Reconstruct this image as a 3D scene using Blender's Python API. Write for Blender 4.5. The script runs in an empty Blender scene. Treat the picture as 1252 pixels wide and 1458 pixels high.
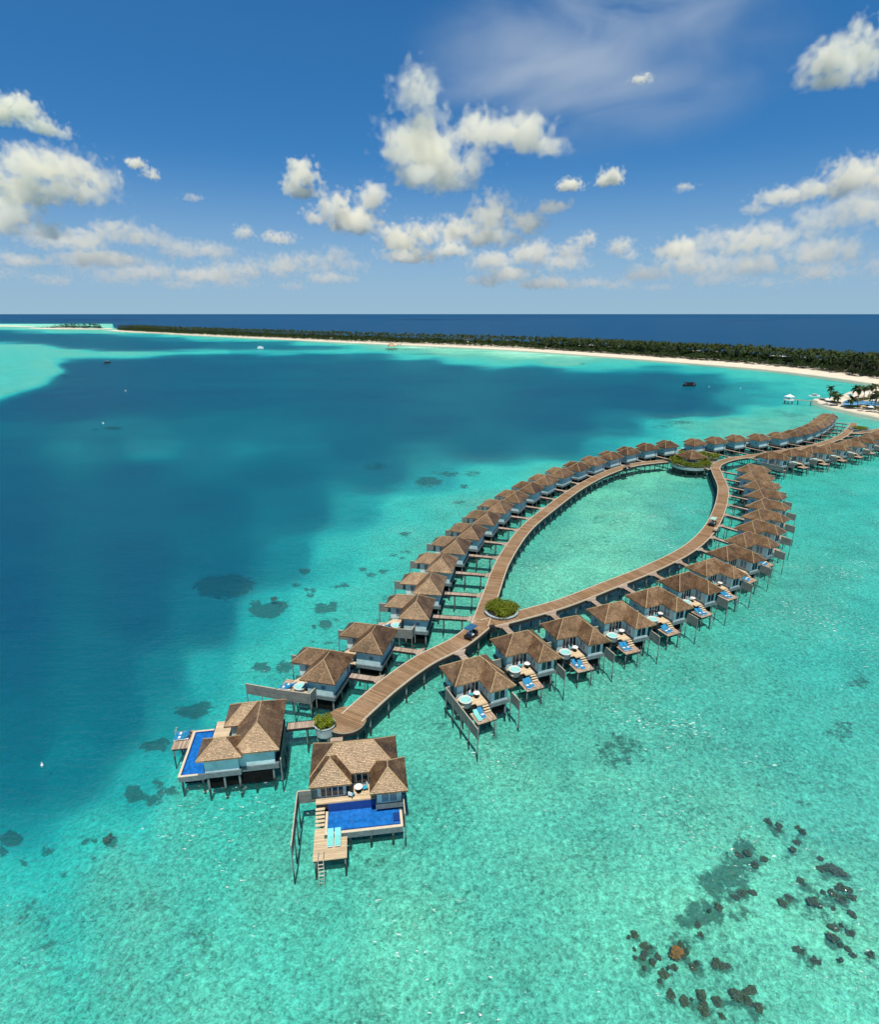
import bpy, bmesh, math, random
import numpy as np
from mathutils import Vector, Matrix, noise as mnoise
random.seed(7); rng = np.random.default_rng(11)
C = bpy.context.scene.collection
sc = bpy.context.scene
R_ = math.radians

# ------------------------------------------------------------------ survey
# the drone stands 50 m above the lagoon; these two turn a spot of the photograph into a
# point of the level plane z (and back), so that things are built where they stand
F, H, YH = 835.0, 50.0, 447.0
PITCH = math.atan((729 - YH) / F); CP, SP = math.cos(PITCH), math.sin(PITCH)
def at(x, y, z=0.0):
    dx = (x - 626) / F; dy = -(y - 729) / F
    d = (dx, CP + dy * SP, -SP + dy * CP)
    t = (z - H) / d[2]
    return Vector((t * d[0], t * d[1], z))
def to_px(X, Y, Z):
    zc = Y * CP - (Z - H) * SP; yc = Y * SP + (Z - H) * CP
    return 626 + F * X / zc, 729 - F * yc / zc

# ------------------------------------------------------------------ node helper
def new_mat(name):
    m = bpy.data.materials.new(name); m.use_nodes = True
    nt = m.node_tree; nt.nodes.clear()
    return m, nt
class N:
    """small wrapper: n('ShaderNodeX', prop=..., inputs by name or index through i={})"""
    def __init__(s, nt): s.nt = nt
    def __call__(s, t, i=None, **p):
        n = s.nt.nodes.new(t)
        for k, v in p.items(): setattr(n, k, v)
        for k, v in (i or {}).items():
            sock = n.inputs[k]
            if isinstance(v, bpy.types.NodeSocket): s.nt.links.new(v, sock)
            elif isinstance(v, bpy.types.Node): s.nt.links.new(v.outputs[0], sock)
            else: sock.default_value = v
        return n
    def math(s, op, a, b=None, c=None, clamp=False):
        i = {0: a}
        if b is not None: i[1] = b
        if c is not None: i[2] = c
        return s('ShaderNodeMath', i, operation=op, use_clamp=clamp).outputs[0]
    def ramp(s, fac, stops, interp='LINEAR'):
        n = s('ShaderNodeValToRGB', {0: fac}); e = n.color_ramp; e.interpolation = interp
        while len(e.elements) < len(stops): e.elements.new(0.5)
        for el, (p, c) in zip(e.elements, stops):
            el.position = p; el.color = (*c, 1) if len(c) == 3 else c
        return n.outputs[0]
    def mix(s, fac, a, b, blend='MIX'):
        n = s('ShaderNodeMix', None, data_type='RGBA', blend_type=blend)
        for k, v in ((0, fac), (6, a), (7, b)):
            if isinstance(v, bpy.types.NodeSocket): s.nt.links.new(v, n.inputs[k])
            else: n.inputs[k].default_value = (*v, 1) if isinstance(v, tuple) and len(v) == 3 else v
        return n.outputs[2]
    def noise(s, vec, scale, detail=3, rough=0.55, dist=0.0):
        i = {'Scale': scale, 'Detail': detail, 'Roughness': rough, 'Distortion': dist}
        if vec is not None: i['Vector'] = vec
        return s('ShaderNodeTexNoise', i)
    def maprange(s, v, a, b, c=0.0, d=1.0, smooth=False):
        return s('ShaderNodeMapRange', {0: v, 1: a, 2: b, 3: c, 4: d}, interpolation_type='SMOOTHSTEP' if smooth else 'LINEAR').outputs[0]
    def out(s, surf): s('ShaderNodeOutputMaterial', {'Surface': surf})
def rgb(h):  # sRGB hex to linear
    v = [int(h[i:i+2], 16) / 255 for i in (0, 2, 4)]
    return tuple(c / 12.92 if c <= .04045 else ((c + .055) / 1.055) ** 2.4 for c in v)

def simple(name, col, rough=0.6, var=0.15, scale=3.0, bump=0.0, spec=0.3, metal=0.0, coord='Object', random_tint=0.0):
    m, nt = new_mat(name); n = N(nt)
    tc = n('ShaderNodeTexCoord')
    nz = n.noise(tc.outputs[coord], scale, 5, 0.6)
    v = n.maprange(nz.outputs[0], 0.3, 0.7, 1 - var, 1 + var)
    if random_tint:
        oi = n('ShaderNodeObjectInfo')
        v = n.math('MULTIPLY', v, n.maprange(oi.outputs['Random'], 0, 1, 1 - random_tint, 1 + random_tint))
    hs = n('ShaderNodeHueSaturation', {'Value': v, 'Color': (*col, 1)})
    b = n('ShaderNodeBsdfPrincipled', {'Base Color': hs, 'Roughness': rough, 'Specular IOR Level': spec, 'Metallic': metal})
    if bump:
        bm = n('ShaderNodeBump', {'Strength': bump, 'Distance': 0.03, 'Height': nz.outputs[0]})
        nt.links.new(bm.outputs[0], b.inputs['Normal'])
    n.out(b); return m

def plank_mat(name, col, width=0.16, var=0.35, gap=0.10, wear=(0.5, 0.42, 0.33), axis=0):
    """wooden boards laid along the other axis of the UV map (metres)"""
    m, nt = new_mat(name); n = N(nt)
    uv = n('ShaderNodeUVMap'); sep = n('ShaderNodeSeparateXYZ', {0: uv})
    a = n.math('DIVIDE', sep.outputs[axis], width)
    cell = n.math('FLOOR', a); fr = n.math('FRACT', a)
    wn = n('ShaderNodeTexWhiteNoise', {'W': cell}, noise_dimensions='1D')
    geo = n('ShaderNodeNewGeometry')
    big = n.noise(geo.outputs['Position'], 0.22, 4, 0.65)
    st = n('ShaderNodeMapping', {0: uv, 3: (9.0, 1.2, 1) if axis == 0 else (1.2, 9.0, 1)})
    grain = n.noise(st.outputs[0], 1.0, 4, 0.6)
    v = n.math('ADD', n.maprange(wn.outputs[0], 0, 1, 1 - var, 1 + var), n.maprange(grain.outputs[0], 0.3, 0.7, -0.18, 0.18))
    c = n.mix(n.maprange(big.outputs[0], 0.38, 0.68), col, wear)
    hs = n('ShaderNodeHueSaturation', {'Value': v, 'Color': c})
    gapm = n.math('LESS_THAN', fr, gap)
    c2 = n.mix(gapm, hs.outputs[0], (0.02, 0.015, 0.01))
    b = n('ShaderNodeBsdfPrincipled', {'Base Color': c2, 'Roughness': 0.75, 'Specular IOR Level': 0.2})
    n.out(b); return m

def thatch_mat(name):
    m, nt = new_mat(name); n = N(nt)
    uv = n('ShaderNodeUVMap'); geo = n('ShaderNodeNewGeometry'); oi = n('ShaderNodeObjectInfo')
    wob = n.noise(uv.outputs[0], 2.6, 3)
    wv = n('ShaderNodeVectorMath', {0: wob.outputs['Color'], 1: (0.5, 0.5, 0.5)}, operation='SUBTRACT')
    sc_ = n('ShaderNodeVectorMath', {0: wv.outputs[0], 'Scale': 0.07}, operation='SCALE')
    ad = n('ShaderNodeVectorMath', {0: uv.outputs[0], 1: sc_.outputs[0]}, operation='ADD')
    br = n('ShaderNodeTexBrick', {'Vector': ad.outputs[0], 'Color1': (0.15, .15, .15, 1), 'Color2': (1, 1, 1, 1), 'Mortar': (0.0, 0.0, 0.0, 1), 'Scale': 1.0,
            'Mortar Size': 0.022, 'Mortar Smooth': 0.4, 'Bias': 0.0, 'Brick Width': 0.20, 'Row Height': 0.16})
    br.offset = 0.5; br.offset_frequency = 2
    sep = n('ShaderNodeSeparateXYZ', {0: ad.outputs[0]})
    row = n.math('FRACT', n.math('DIVIDE', sep.outputs[1], 0.16))
    fine = n.noise(uv.outputs[0], 9, 5, 0.75)
    pat = n.noise(geo.outputs['Position'], 0.55, 5, 0.65)
    f = n.math('ADD', n.math('MULTIPLY', br.outputs['Color'], 0.20), n.math('MULTIPLY', fine.outputs[0], 0.62))
    f = n.math('ADD', f, n.maprange(pat.outputs[0], 0.3, 0.7, -0.15, 0.15))
    f = n.math('ADD', f, n.maprange(oi.outputs['Random'], 0, 1, -0.07, 0.07))
    col = n.ramp(f, [(0.18, (0.028, 0.014, 0.006)), (0.40, (0.118, 0.064, 0.030)), (0.55, (0.225, 0.140, 0.076)), (0.75, (0.45, 0.32, 0.20))])
    # thick butt of every course faces down the slope
    saw = n.math('MINIMUM', n.math('DIVIDE', row, 0.34), n.math('DIVIDE', n.math('SUBTRACT', 1.0, row), 0.66))
    hgt = n.math('ADD', n.math('MULTIPLY', saw, 0.8), n.math('MULTIPLY', br.outputs['Color'], 0.25))
    sp = n.math('ADD', n.maprange(fine.outputs[0], .34, .66, .35, 1.75), n.maprange(br.outputs['Color'], 0, 1, -.3, .45))
    bp = n('ShaderNodeBump', {'Strength': 0.6, 'Distance': 0.018, 'Height': hgt})
    b = n('ShaderNodeBsdfPrincipled', {'Base Color': col, 'Roughness': n.maprange(fine.outputs[0], .3, .7, .56, .40), 'Specular IOR Level': sp, 'Specular Tint': (1, .83, .62, 1), 'Normal': bp})
    n.out(b); return m

def leaf_mat(name, c1, c2, random_tint=0.25, scale=0.6):
    m, nt = new_mat(name); n = N(nt)
    geo = n('ShaderNodeNewGeometry'); oi = n('ShaderNodeObjectInfo')
    nz = n.noise(geo.outputs['Position'], scale, 4, 0.65)
    ri = n('ShaderNodeMath', {0: geo.outputs['Random Per Island'], 1: 0.5}, operation='MULTIPLY')
    f = n.math('ADD', n.maprange(nz.outputs[0], 0.3, 0.7, 0.0, 0.5), ri.outputs[0])
    c = n.mix(f, c1, c2)
    hs = n('ShaderNodeHueSaturation', {'Value': n.maprange(oi.outputs['Random'], 0, 1, 1 - random_tint, 1 + random_tint), 'Color': c})
    d = n('ShaderNodeBsdfPrincipled', {'Base Color': hs, 'Roughness': 0.6, 'Specular IOR Level': 0.25})
    t = n('ShaderNodeBsdfTranslucent', {'Color': hs})
    mx = n('ShaderNodeMixShader', {0: 0.22, 1: d, 2: t})
    n.out(mx); return m

def screen_mat(name):
    m, nt = new_mat(name); n = N(nt)
    uv = n('ShaderNodeUVMap'); sep = n('ShaderNodeSeparateXYZ', {0: uv})
    fr = n.math('FRACT', n.math('DIVIDE', sep.outputs[1], 0.11))
    cell = n('ShaderNodeTexWhiteNoise', {'W': n.math('FLOOR', n.math('DIVIDE', sep.outputs[1], 0.11))}, noise_dimensions='1D')
    geo = n('ShaderNodeNewGeometry')
    nz = n.noise(geo.outputs['Position'], 1.1, 5, 0.65)
    v = n.math('ADD', n.maprange(nz.outputs[0], 0.3, 0.7, 0.75, 1.25), n.maprange(cell.outputs[0], 0, 1, -0.15, 0.15))
    hs = n('ShaderNodeHueSaturation', {'Value': v, 'Color': (0.20, 0.215, 0.20, 1)})
    c = n.mix(n.math('LESS_THAN', fr, 0.18), hs.outputs[0], (0.03, 0.035, 0.035))
    b = n('ShaderNodeBsdfPrincipled', {'Base Color': c, 'Roughness': 0.8, 'Specular IOR Level': 0.2})
    n.out(b); return m

M = {}
M['thatch'] = thatch_mat('thatch_shingle')
M['cap'] = simple('ridge_thatch', (0.42, 0.30, 0.165), 0.9, 0.3, 6, 0.3, random_tint=.1)
M['wall'] = simple('painted_wall', (0.45, 0.62, 0.64), 0.7, 0.18, 0.9)
M['white'] = simple('white_paint', (0.80, 0.82, 0.82), 0.45, 0.05, 2)
M['frame'] = simple('window_frame', (0.62, 0.72, 0.76), 0.5, 0.05, 2)
M['glass'] = simple('dark_glass', (0.018, 0.03, 0.04), 0.06, 0.4, 0.8, spec=0.6)
M['curtain'] = simple('curtain_glass', (0.16, 0.25, 0.30), 0.15, 0.3, 4.0, spec=0.5)
M['slab'] = simple('painted_slab', (0.12, 0.155, 0.165), 0.8, 0.25, 2.0, 0.2)
M['rim'] = simple('pool_coping', (0.66, 0.56, 0.42), 0.7, 0.12, 4.0)
M['post'] = simple('concrete_post', (0.15, 0.18, 0.18), 0.8, 0.3, 3.0, 0.2)
def post_mat():
    # weathered concrete with a dark band of algae round the waterline
    m, nt = new_mat('stained_post'); n = N(nt); geo = n('ShaderNodeNewGeometry'); sep = n('ShaderNodeSeparateXYZ', {0: geo.outputs['Position']})
    nz = n.noise(geo.outputs['Position'], 2.5, 4, .65)
    h = n.math('ADD', sep.outputs[2], n.maprange(nz.outputs[0], .3, .7, -.35, .35))
    c = n.mix(n.maprange(h, .15, .75, 1, 0, True), n.mix(nz.outputs[0], (.10, .125, .125), (.24, .27, .26)), (.018, .020, .016))
    n.out(n('ShaderNodeBsdfPrincipled', {'Base Color': c, 'Roughness': .8, 'Specular IOR Level': .2})); return m
M['post'] = post_mat()
M['darkwood'] = simple('tarred_beam', (0.025, 0.024, 0.024), 0.85, 0.4, 3.0)
M['undershade'] = simple('painted_shade', (0.007, 0.008, 0.008), 0.95, 0.4, 2.0, spec=0.05)  # near-black colour that paints the deep shade beneath the villas
M['walk'] = plank_mat('boardwalk_planks', (0.26, 0.155, 0.08), 0.30, 0.22, 0.08, (0.35, 0.24, 0.15))
M['bridge'] = plank_mat('footbridge_planks', (0.36, 0.275, 0.205), 0.24, 0.25, 0.09, (0.44, 0.36, 0.30))
M['deck'] = plank_mat('deck_planks', (0.58, 0.44, 0.28), 0.2, 0.15, 0.07, (0.66, 0.54, 0.38), axis=1)
M['lowdeck'] = plank_mat('weathered_deck_planks', (0.38, 0.27, 0.19), 0.22, 0.3, 0.09, (0.47, 0.36, 0.27))
M['step'] = simple('step_board', (0.62, 0.5, 0.34), 0.8, 0.15, 5)
M['screen'] = screen_mat('slatted_screen')
M['rail'] = simple('pale_top_rail', (0.55, 0.47, 0.37), 0.8, 0.2, 5)
M['tub'] = simple('tub_shell', (0.62, 0.64, 0.62), 0.3, 0.03, 3)
M['tubwater'] = simple('tub_water', (0.30, 0.68, 0.66), 0.05, 0.25, 3, spec=0.5)
M['blue'] = simple('blue_cushion', (0.02, 0.22, 0.43), 0.8, 0.12, 5, 0.1)
M['aqua'] = simple('aqua_cushion', (0.20, 0.62, 0.58), 0.8, 0.1, 5, 0.1)
M['teal'] = simple('teal_cushion', (0.03, 0.33, 0.45), 0.8, 0.1, 5, 0.1)
M['pool'] = None
M['leaf'] = leaf_mat('shrub_leaf', (0.04, 0.085, 0.008), (0.30, 0.34, 0.02), 0.15, 1.2)
M['palm'] = leaf_mat('palm_leaf', (0.012, 0.028, 0.008), (0.056, 0.075, 0.018), 0.4, 0.4)
M['broad'] = leaf_mat('forest_leaf', (0.009, 0.024, 0.008), (0.042, 0.068, 0.016), 0.4, 0.25)
M['olive'] = leaf_mat('scaevola_leaf', (0.05, 0.075, 0.012), (0.13, 0.14, 0.03), 0.2, 0.4)
M['trunk'] = simple('palm_trunk', (0.20, 0.165, 0.125), 0.9, 0.25, 2)
M['rock'] = simple('coral_rock', (0.075, 0.076, 0.046), 0.9, 0.9, 3.2, 0.3)
M['rock_rust'] = simple('rusty_coral', (0.30, 0.105, 0.02), 0.9, 0.5, 4.0, 0.5)
M['black'] = simple('black_vinyl', (0.018, 0.02, 0.024), 0.5, 0.3, 4)
M['buggyblue'] = simple('blue_canopy', (0.03, 0.12, 0.24), 0.4, 0.1, 3)
M['buggygreen'] = simple('pale_green_canopy', (0.38, 0.66, 0.58), 0.4, 0.05, 3)
M['tyre'] = simple('tyre_rubber', (0.015, 0.015, 0.015), 0.8, 0.2, 8)
M['chrome'] = simple('steel_tube', (0.5, 0.5, 0.5), 0.3, 0.1, 8, metal=0.9)
M['greyroof'] = simple('grey_roof_sheet', (0.38, 0.36, 0.34), 0.7, 0.2, 0.6)
M['skin'] = simple('skin', (0.28, 0.15, 0.09), 0.6, 0.05, 5)
M['cloth_dark'] = simple('dark_clothes', (0.03, 0.032, 0.04), 0.9, 0.15, 8)
M['red'] = simple('orange_float', (0.55, 0.12, 0.03), 0.5, 0.1, 5)

# ------------------------------------------------------------------ mesh helper
class MB:
    def __init__(s): s.v = []; s.f = []; s.uv = {}
    def quad(s, *pts, uv=None):
        b = len(s.v); s.v += [tuple(p) for p in pts]; s.f.append(tuple(range(b, b + len(pts))))
        if uv is not None: s.uv[len(s.f) - 1] = uv
    def box(s, x0, x1, y0, y1, z0, z1):
        x0, x1 = min(x0, x1), max(x0, x1); y0, y1 = min(y0, y1), max(y0, y1)
        p = [(x0,y0,z0),(x1,y0,z0),(x1,y1,z0),(x0,y1,z0),(x0,y0,z1),(x1,y0,z1),(x1,y1,z1),(x0,y1,z1)]
        b = len(s.v); s.v += p
        for q in ((3,2,1,0),(4,5,6,7),(0,1,5,4),(1,2,6,5),(2,3,7,6),(3,0,4,7)): s.f.append(tuple(b + i for i in q))
        return s
    def prism(s, poly, z0, z1):
        a = sum(poly[i][0]*poly[(i+1)%len(poly)][1] - poly[(i+1)%len(poly)][0]*poly[i][1] for i in range(len(poly)))
        if a < 0: poly = poly[::-1]
        b = len(s.v); n = len(poly)
        s.v += [(x, y, z0) for x, y in poly] + [(x, y, z1) for x, y in poly]
        s.f.append(tuple(b + i for i in reversed(range(n)))); s.f.append(tuple(b + n + i for i in range(n)))
        for i in range(n):
            j = (i + 1) % n; s.f.append((b + i, b + j, b + n + j, b + n + i))
        return s
    def tube(s, pts, r, n=6, cap=True):
        pts = [Vector(p) for p in pts]; rs = r if isinstance(r, (list, tuple)) else [r] * len(pts)
        b = len(s.v)
        for k, p in enumerate(pts):
            d = (pts[min(k+1, len(pts)-1)] - pts[max(k-1, 0)]).normalized()
            q = d.to_track_quat('Z', 'Y')
            for i in range(n):
                a = 2 * math.pi * i / n
                s.v.append(tuple(p + q @ Vector((math.cos(a) * rs[k], math.sin(a) * rs[k], 0))))
        for k in range(len(pts) - 1):
            for i in range(n):
                j = (i + 1) % n
                s.f.append((b + k*n + i, b + k*n + j, b + (k+1)*n + j, b + (k+1)*n + i))
        if cap:
            s.f.append(tuple(b + i for i in reversed(range(n))))
            s.f.append(tuple(b + (len(pts)-1)*n + i for i in range(n)))
        return s
    def lathe(s, prof, n=24, c=(0, 0)):
        b = len(s.v)
        for r, z in prof:
            for i in range(n):
                a = 2 * math.pi * i / n; s.v.append((c[0] + r * math.cos(a), c[1] + r * math.sin(a), z))
        for k in range(len(prof) - 1):
            for i in range(n):
                j = (i + 1) % n; s.f.append((b + k*n + i, b + k*n + j, b + (k+1)*n + j, b + (k+1)*n + i))
        s.f.append(tuple(b + i for i in reversed(range(n)))); s.f.append(tuple(b + (len(prof)-1)*n + i for i in range(n)))
        return s
    def build(s, name, mat, parent=None, loc=None, smooth=False, recalc=True):
        me = bpy.data.meshes.new(name); me.from_pydata(s.v, [], s.f)
        me.materials.append(mat)
        if recalc:
            bm = bmesh.new(); bm.from_mesh(me); bmesh.ops.recalc_face_normals(bm, faces=bm.faces); bm.to_mesh(me); bm.free()
        uvl = me.uv_layers.new(name='UVMap').data
        for pi, p in enumerate(me.polygons):
            cu = s.uv.get(pi)
            nrm = p.normal
            for k, li in enumerate(p.loop_indices):
                co = me.vertices[me.loops[li].vertex_index].co
                if cu is not None:
                    vi = me.loops[li].vertex_index; kk = s.f[pi].index(vi); uvl[li].uv = cu[kk]
                elif abs(nrm.z) > 0.7: uvl[li].uv = (co.x, co.y)
                elif abs(nrm.x) > abs(nrm.y): uvl[li].uv = (co.y, co.z)
                else: uvl[li].uv = (co.x, co.z)
        if smooth:
            for p in me.polygons: p.use_smooth = True
        o = bpy.data.objects.new(name, me); C.objects.link(o)
        if parent is not None: o.parent = parent
        if loc is not None: o.location = loc
        return o

def np_mesh(name, V, Fq, mat, parent=None, smooth=False):
    """fast mesh from numpy arrays; Fq (n,4) or (n,3)"""
    me = bpy.data.meshes.new(name); k = Fq.shape[1]
    me.vertices.add(len(V)); me.vertices.foreach_set('co', V.astype(np.float32).ravel())
    me.loops.add(Fq.size); me.loops.foreach_set('vertex_index', Fq.astype(np.int32).ravel())
    me.polygons.add(len(Fq)); me.polygons.foreach_set('loop_start', np.arange(0, Fq.size, k, dtype=np.int32))
    me.materials.append(mat); me.update(calc_edges=True); me.validate()
    if smooth: me.polygons.foreach_set('use_smooth', np.ones(len(Fq), bool))
    o = bpy.data.objects.new(name, me); C.objects.link(o)
    if parent is not None: o.parent = parent
    return o

def tag(o, label=None, cat=None, group=None, kind=None):
    if label: o['label'] = label
    if cat: o['category'] = cat
    if group: o['group'] = group
    if kind: o['kind'] = kind
    return o
def thing(name, label, cat, loc=(0, 0, 0), rz=0.0, group=None):
    o = bpy.data.objects.new(name, None); C.objects.link(o); o.empty_display_size = 0.3
    o.location = loc; o.rotation_euler = (0, 0, rz); return tag(o, label, cat, group)
def copy_tree(o, parent=None):
    c = o.copy(); C.objects.link(c)
    if parent is not None: c.parent = parent
    for ch in list(o.children): copy_tree(ch, c)
    return c
ORD = 'first second third fourth fifth sixth seventh eighth ninth tenth eleventh twelfth thirteenth fourteenth fifteenth sixteenth seventeenth eighteenth nineteenth twentieth'.split()

def catmull(pts, step):
    P = [Vector(p[:2]) for p in pts]; P = [P[0]*2 - P[1]] + P + [P[-1]*2 - P[-2]]
    out = []
    for i in range(1, len(P) - 2):
        a, b, c, d = P[i-1:i+3]
        for k in range(24):
            t = k / 24
            out.append(0.5*((2*b) + (c-a)*t + (2*a-5*b+4*c-d)*t*t + (3*b-a-3*c+d)*t**3))
    out.append(P[-2])
    res = [out[0]]; acc = 0.0
    for p, q in zip(out, out[1:]):
        L = (q - p).length
        while acc + L >= step:
            t = (step - acc) / L; p = p.lerp(q, t); res.append(p); L = (q - p).length; acc = 0
        acc += L
    if (res[-1] - out[-1]).length > step * .3: res.append(out[-1])
    return res
# ------------------------------------------------------------------ villas
ZE, ZF, ZLOW = 5.0, 2.6, 1.8
PIT = 0.75
def hip(mb, cap, x0, x1, y0, y1, ze=ZE, pit=PIT, thick=0.16, hidden=()):
    """closed hip roof over a rectangle; shingle courses run along the eaves in the UV map"""
    w, d = x1 - x0, y1 - y0; h = min(w, d) / 2; zr = ze + pit * h; L = math.hypot(1, pit)
    if w >= d: r0, r1 = (x0 + h, y0 + h, zr), (x1 - h, y0 + h, zr)
    else: r0, r1 = (x0 + h, y0 + h, zr), (x0 + h, y1 - h, zr)
    a, b, c, e = (x0, y0, ze), (x1, y0, ze), (x1, y1, ze), (x0, y1, ze)
    def face(pts, ax):
        uv = [((p[ax] + 3.3 * ax), (p[2] - ze) / pit * L) for p in pts]
        if len({tuple(p) for p in pts}) >= 3: mb.quad(*pts, uv=uv)
    if w >= d:
        face([a, b, r1, r0], 0); face([c, e, r0, r1], 0); face([e, a, r0], 1); face([b, c, r1], 1)
    else:
        face([a, b, r0], 0); face([c, e, r1], 0); face([e, a, r0, r1], 1); face([b, c, r1, r0], 1)
    lo = [(p[0], p[1], ze - thick) for p in (a, b, c, e)]
    top = [a, b, c, e]
    for i in range(4):
        j = (i + 1) % 4; mb.quad(lo[i], lo[j], top[j], top[i])
    mb.quad(*lo[::-1])
    hips = [(a, r0), (b, r1 if w >= d else r0), (c, r1), (e, r0 if w >= d else r1)]
    if r0 != r1: hips.append((r0, r1))
    for i, (p, q) in enumerate(hips):
        if i in hidden: continue
        cap.tube([Vector(p) + Vector((0, 0, .02)), Vector(q) + Vector((0, 0, .01))], 0.062, 5)

def window(parent, name, x0, x1, y, z0, z1, axis='x', sgn=1, n=2, mat='glass', door=False):
    """a glazed opening standing 2 cm proud of a wall: frame bars with panes between"""
    f, g = MB(), MB()
    def bx(mb, a0, a1, d0, d1, zz0, zz1):
        if axis == 'x': mb.box(a0, a1, y + sgn * d0, y + sgn * d1, zz0, zz1)
        else: mb.box(y + sgn * d0, y + sgn * d1, a0, a1, zz0, zz1)
    t = 0.08
    bx(f, x0, x1, -.02, .05, z0, z0 + t); bx(f, x0, x1, -.02, .05, z1 - t, z1)
    w = (x1 - x0) / n
    for k in range(n + 1):
        c = x0 + k * w; c = min(max(c, x0 + t / 2), x1 - t / 2)
        bx(f, c - t / 2, c + t / 2, -.02, .048, z0 + t, z1 - t)
    o = f.build(name, M['frame'], parent)
    bx(g, x0 + t / 2, x1 - t / 2, -.01, .02, z0 + t / 2, z1 - t / 2)
    g.build('pane', M[mat], o)
    return o

def make_villa(s, label):
    """one L-shaped villa; local x along the boardwalk, seaward = s * y"""
    t = thing('water_villa', label, 'villa', (0, 0, 0), 0, 'thatched villas along the boardwalks')
    U, D, UW, E = 7.25, 4.92, 3.48, 7.89
    def bx(mb, u0, u1, v0, v1, z0, z1): mb.box(u0, u1, s * v0, s * v1, z0, z1)
    w = MB(); bx(w, .65, 6.6, .6, 4.15, ZF, ZE + .25); bx(w, 4.15, 6.597, 4.152, 7.0, ZF, ZE + .2)
    w.build('wall', M['wall'], t)
    rf, cp = MB(), MB()
    # main roof and the lower wing roof that runs into it
    def hp(u0, u1, v0, v1, ze, hid=()):
        if s > 0: hip(rf, cp, u0, u1, v0, v1, ze, hidden=hid)
        else: hip(rf, cp, u0, u1, -v1, -v0, ze, hidden=hid)
    hp(0, U, 0, D, ZE)
    hp(UW, U - .003, 1.2, E, ZE - .003, hid=(0, 1) if s > 0 else (2, 3))
    r = rf.build('roof', M['thatch'], t); cp.build('ridge_cap', M['cap'], r)
    p = MB(); bx(p, .45, 6.8, .3, 4.3, ZF - .5, ZF); bx(p, 3.9, 6.8, 4.302, 7.2, ZF - .5, ZF - .002)
    p.build('platform', M['slab'], t)
    us = MB(); bx(us, .95, 6.3, .75, 4.2, .3, ZF - .502); bx(us, 4.35, 6.3, 4.202, 6.65, .3, ZF - .504); us.build('shade_block', M['undershade'], t)  # black blocks added under the platform to paint its shade
    dk = MB(); bx(dk, .45, 3.898, 4.302, 6.15, ZF - .12, ZF + .004); bx(dk, 2.3, 3.898, 6.152, 6.7, ZF - .12, ZF + .004)
    dk.build('sun_deck', M['deck'], t)
    ld = MB(); bx(ld, 1.2, 3.95, 6.75, 9.0, ZLOW - .12, ZLOW); ld.build('lower_deck', M['lowdeck'], t)
    fb = MB(); bx(fb, 1.25, 3.9, 6.8, 6.95, ZLOW - .35, ZLOW - .125); bx(fb, 1.25, 3.9, 8.75, 8.9, ZLOW - .35, ZLOW - .125)
    bx(fb, .6, 3.85, 4.7, 6.0, 1.5, ZF - .125)
    fb.build('deck_beam', M['darkwood'], t)
    st = MB()
    for k in range(3): bx(st, 2.95, 3.85, 6.74 + k * .3, 7.0 + k * .3, ZF - .24 - k * .2, ZF - .18 - k * .2)
    st.build('step', M['step'], t)
    window(t, 'sliding_door', .95 + .5, 3.85, s * 4.15, ZF + .02, ZF + 2.05, 'x', s, 4, 'glass')
    window(t, 'bedroom_window', 4.5, 6.2, s * 7.0, ZF + .25, ZF + 1.95, 'x', s, 2, 'glass')
    window(t, 'side_window', min(s * 4.75, s * 6.2), max(s * 4.75, s * 6.2), 4.15, ZF + .3, ZF + 1.95, 'y', -1, 2, 'curtain')
    window(t, 'entrance_door', 5.3, 6.3, s * .6, ZF + .02, ZF + 2.0, 'x', -s, 1, 'curtain')
    window(t, 'bathroom_window', min(s * 1.5, s * 2.3), max(s * 1.5, s * 2.3), .65, ZF + .9, ZF + 1.6, 'y', -1, 1, 'curtain')
    c = (1.22, s * 5.5)
    tb = MB().lathe([(.845, ZF + .40), (.90, ZF + .47), (.90, ZF + .53), (.72, ZF + .53), (.66, ZF + .43)], 28, c)
    hb = MB().lathe([(.80, ZF - .35), (.84, ZF + .42), (.6, ZF + .42)], 28, c).build('hot_tub', M['slab'], t)
    tb.build('rim', M['tub'], hb)
    MB().lathe([(.655, ZF + .425), (.655, ZF + .455)], 28, c).build('tub_water', M['tubwater'], hb)
    for (u, v) in ((.8, .7), (3.6, .7), (6.4, .7), (.8, 3.9), (3.6, 3.9), (6.4, 3.9), (4.2, 6.8), (6.4, 6.8)):
        MB().tube([(u, s * v, -2.2), (u, s * v, ZF - .5)], .13, 8).build('post', M['post'], t)
    for (u, v) in ((1.4, 8.8), (3.7, 8.8), (1.4, 6.9), (.7, 5.9)):
        MB().tube([(u, s * v, -2.2), (u, s * v, ZLOW - .13)], .09, 6).build('post', M['post'], t)
    la = MB()
    for du in (0, .5): la.tube([(3.3 + du, s * 8.95, ZLOW + .75), (3.3 + du, s * 9.1, ZLOW + .7), (3.3 + du, s * 9.3, -1.0)], .03, 5)
    for k in range(6): la.box(3.3, 3.8, s * (9.13 + k * .018), s * (9.19 + k * .018), 1.4 - k * .4, 1.44 - k * .4)
    la.build('ladder', M['slab'], t)
    return t

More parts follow.
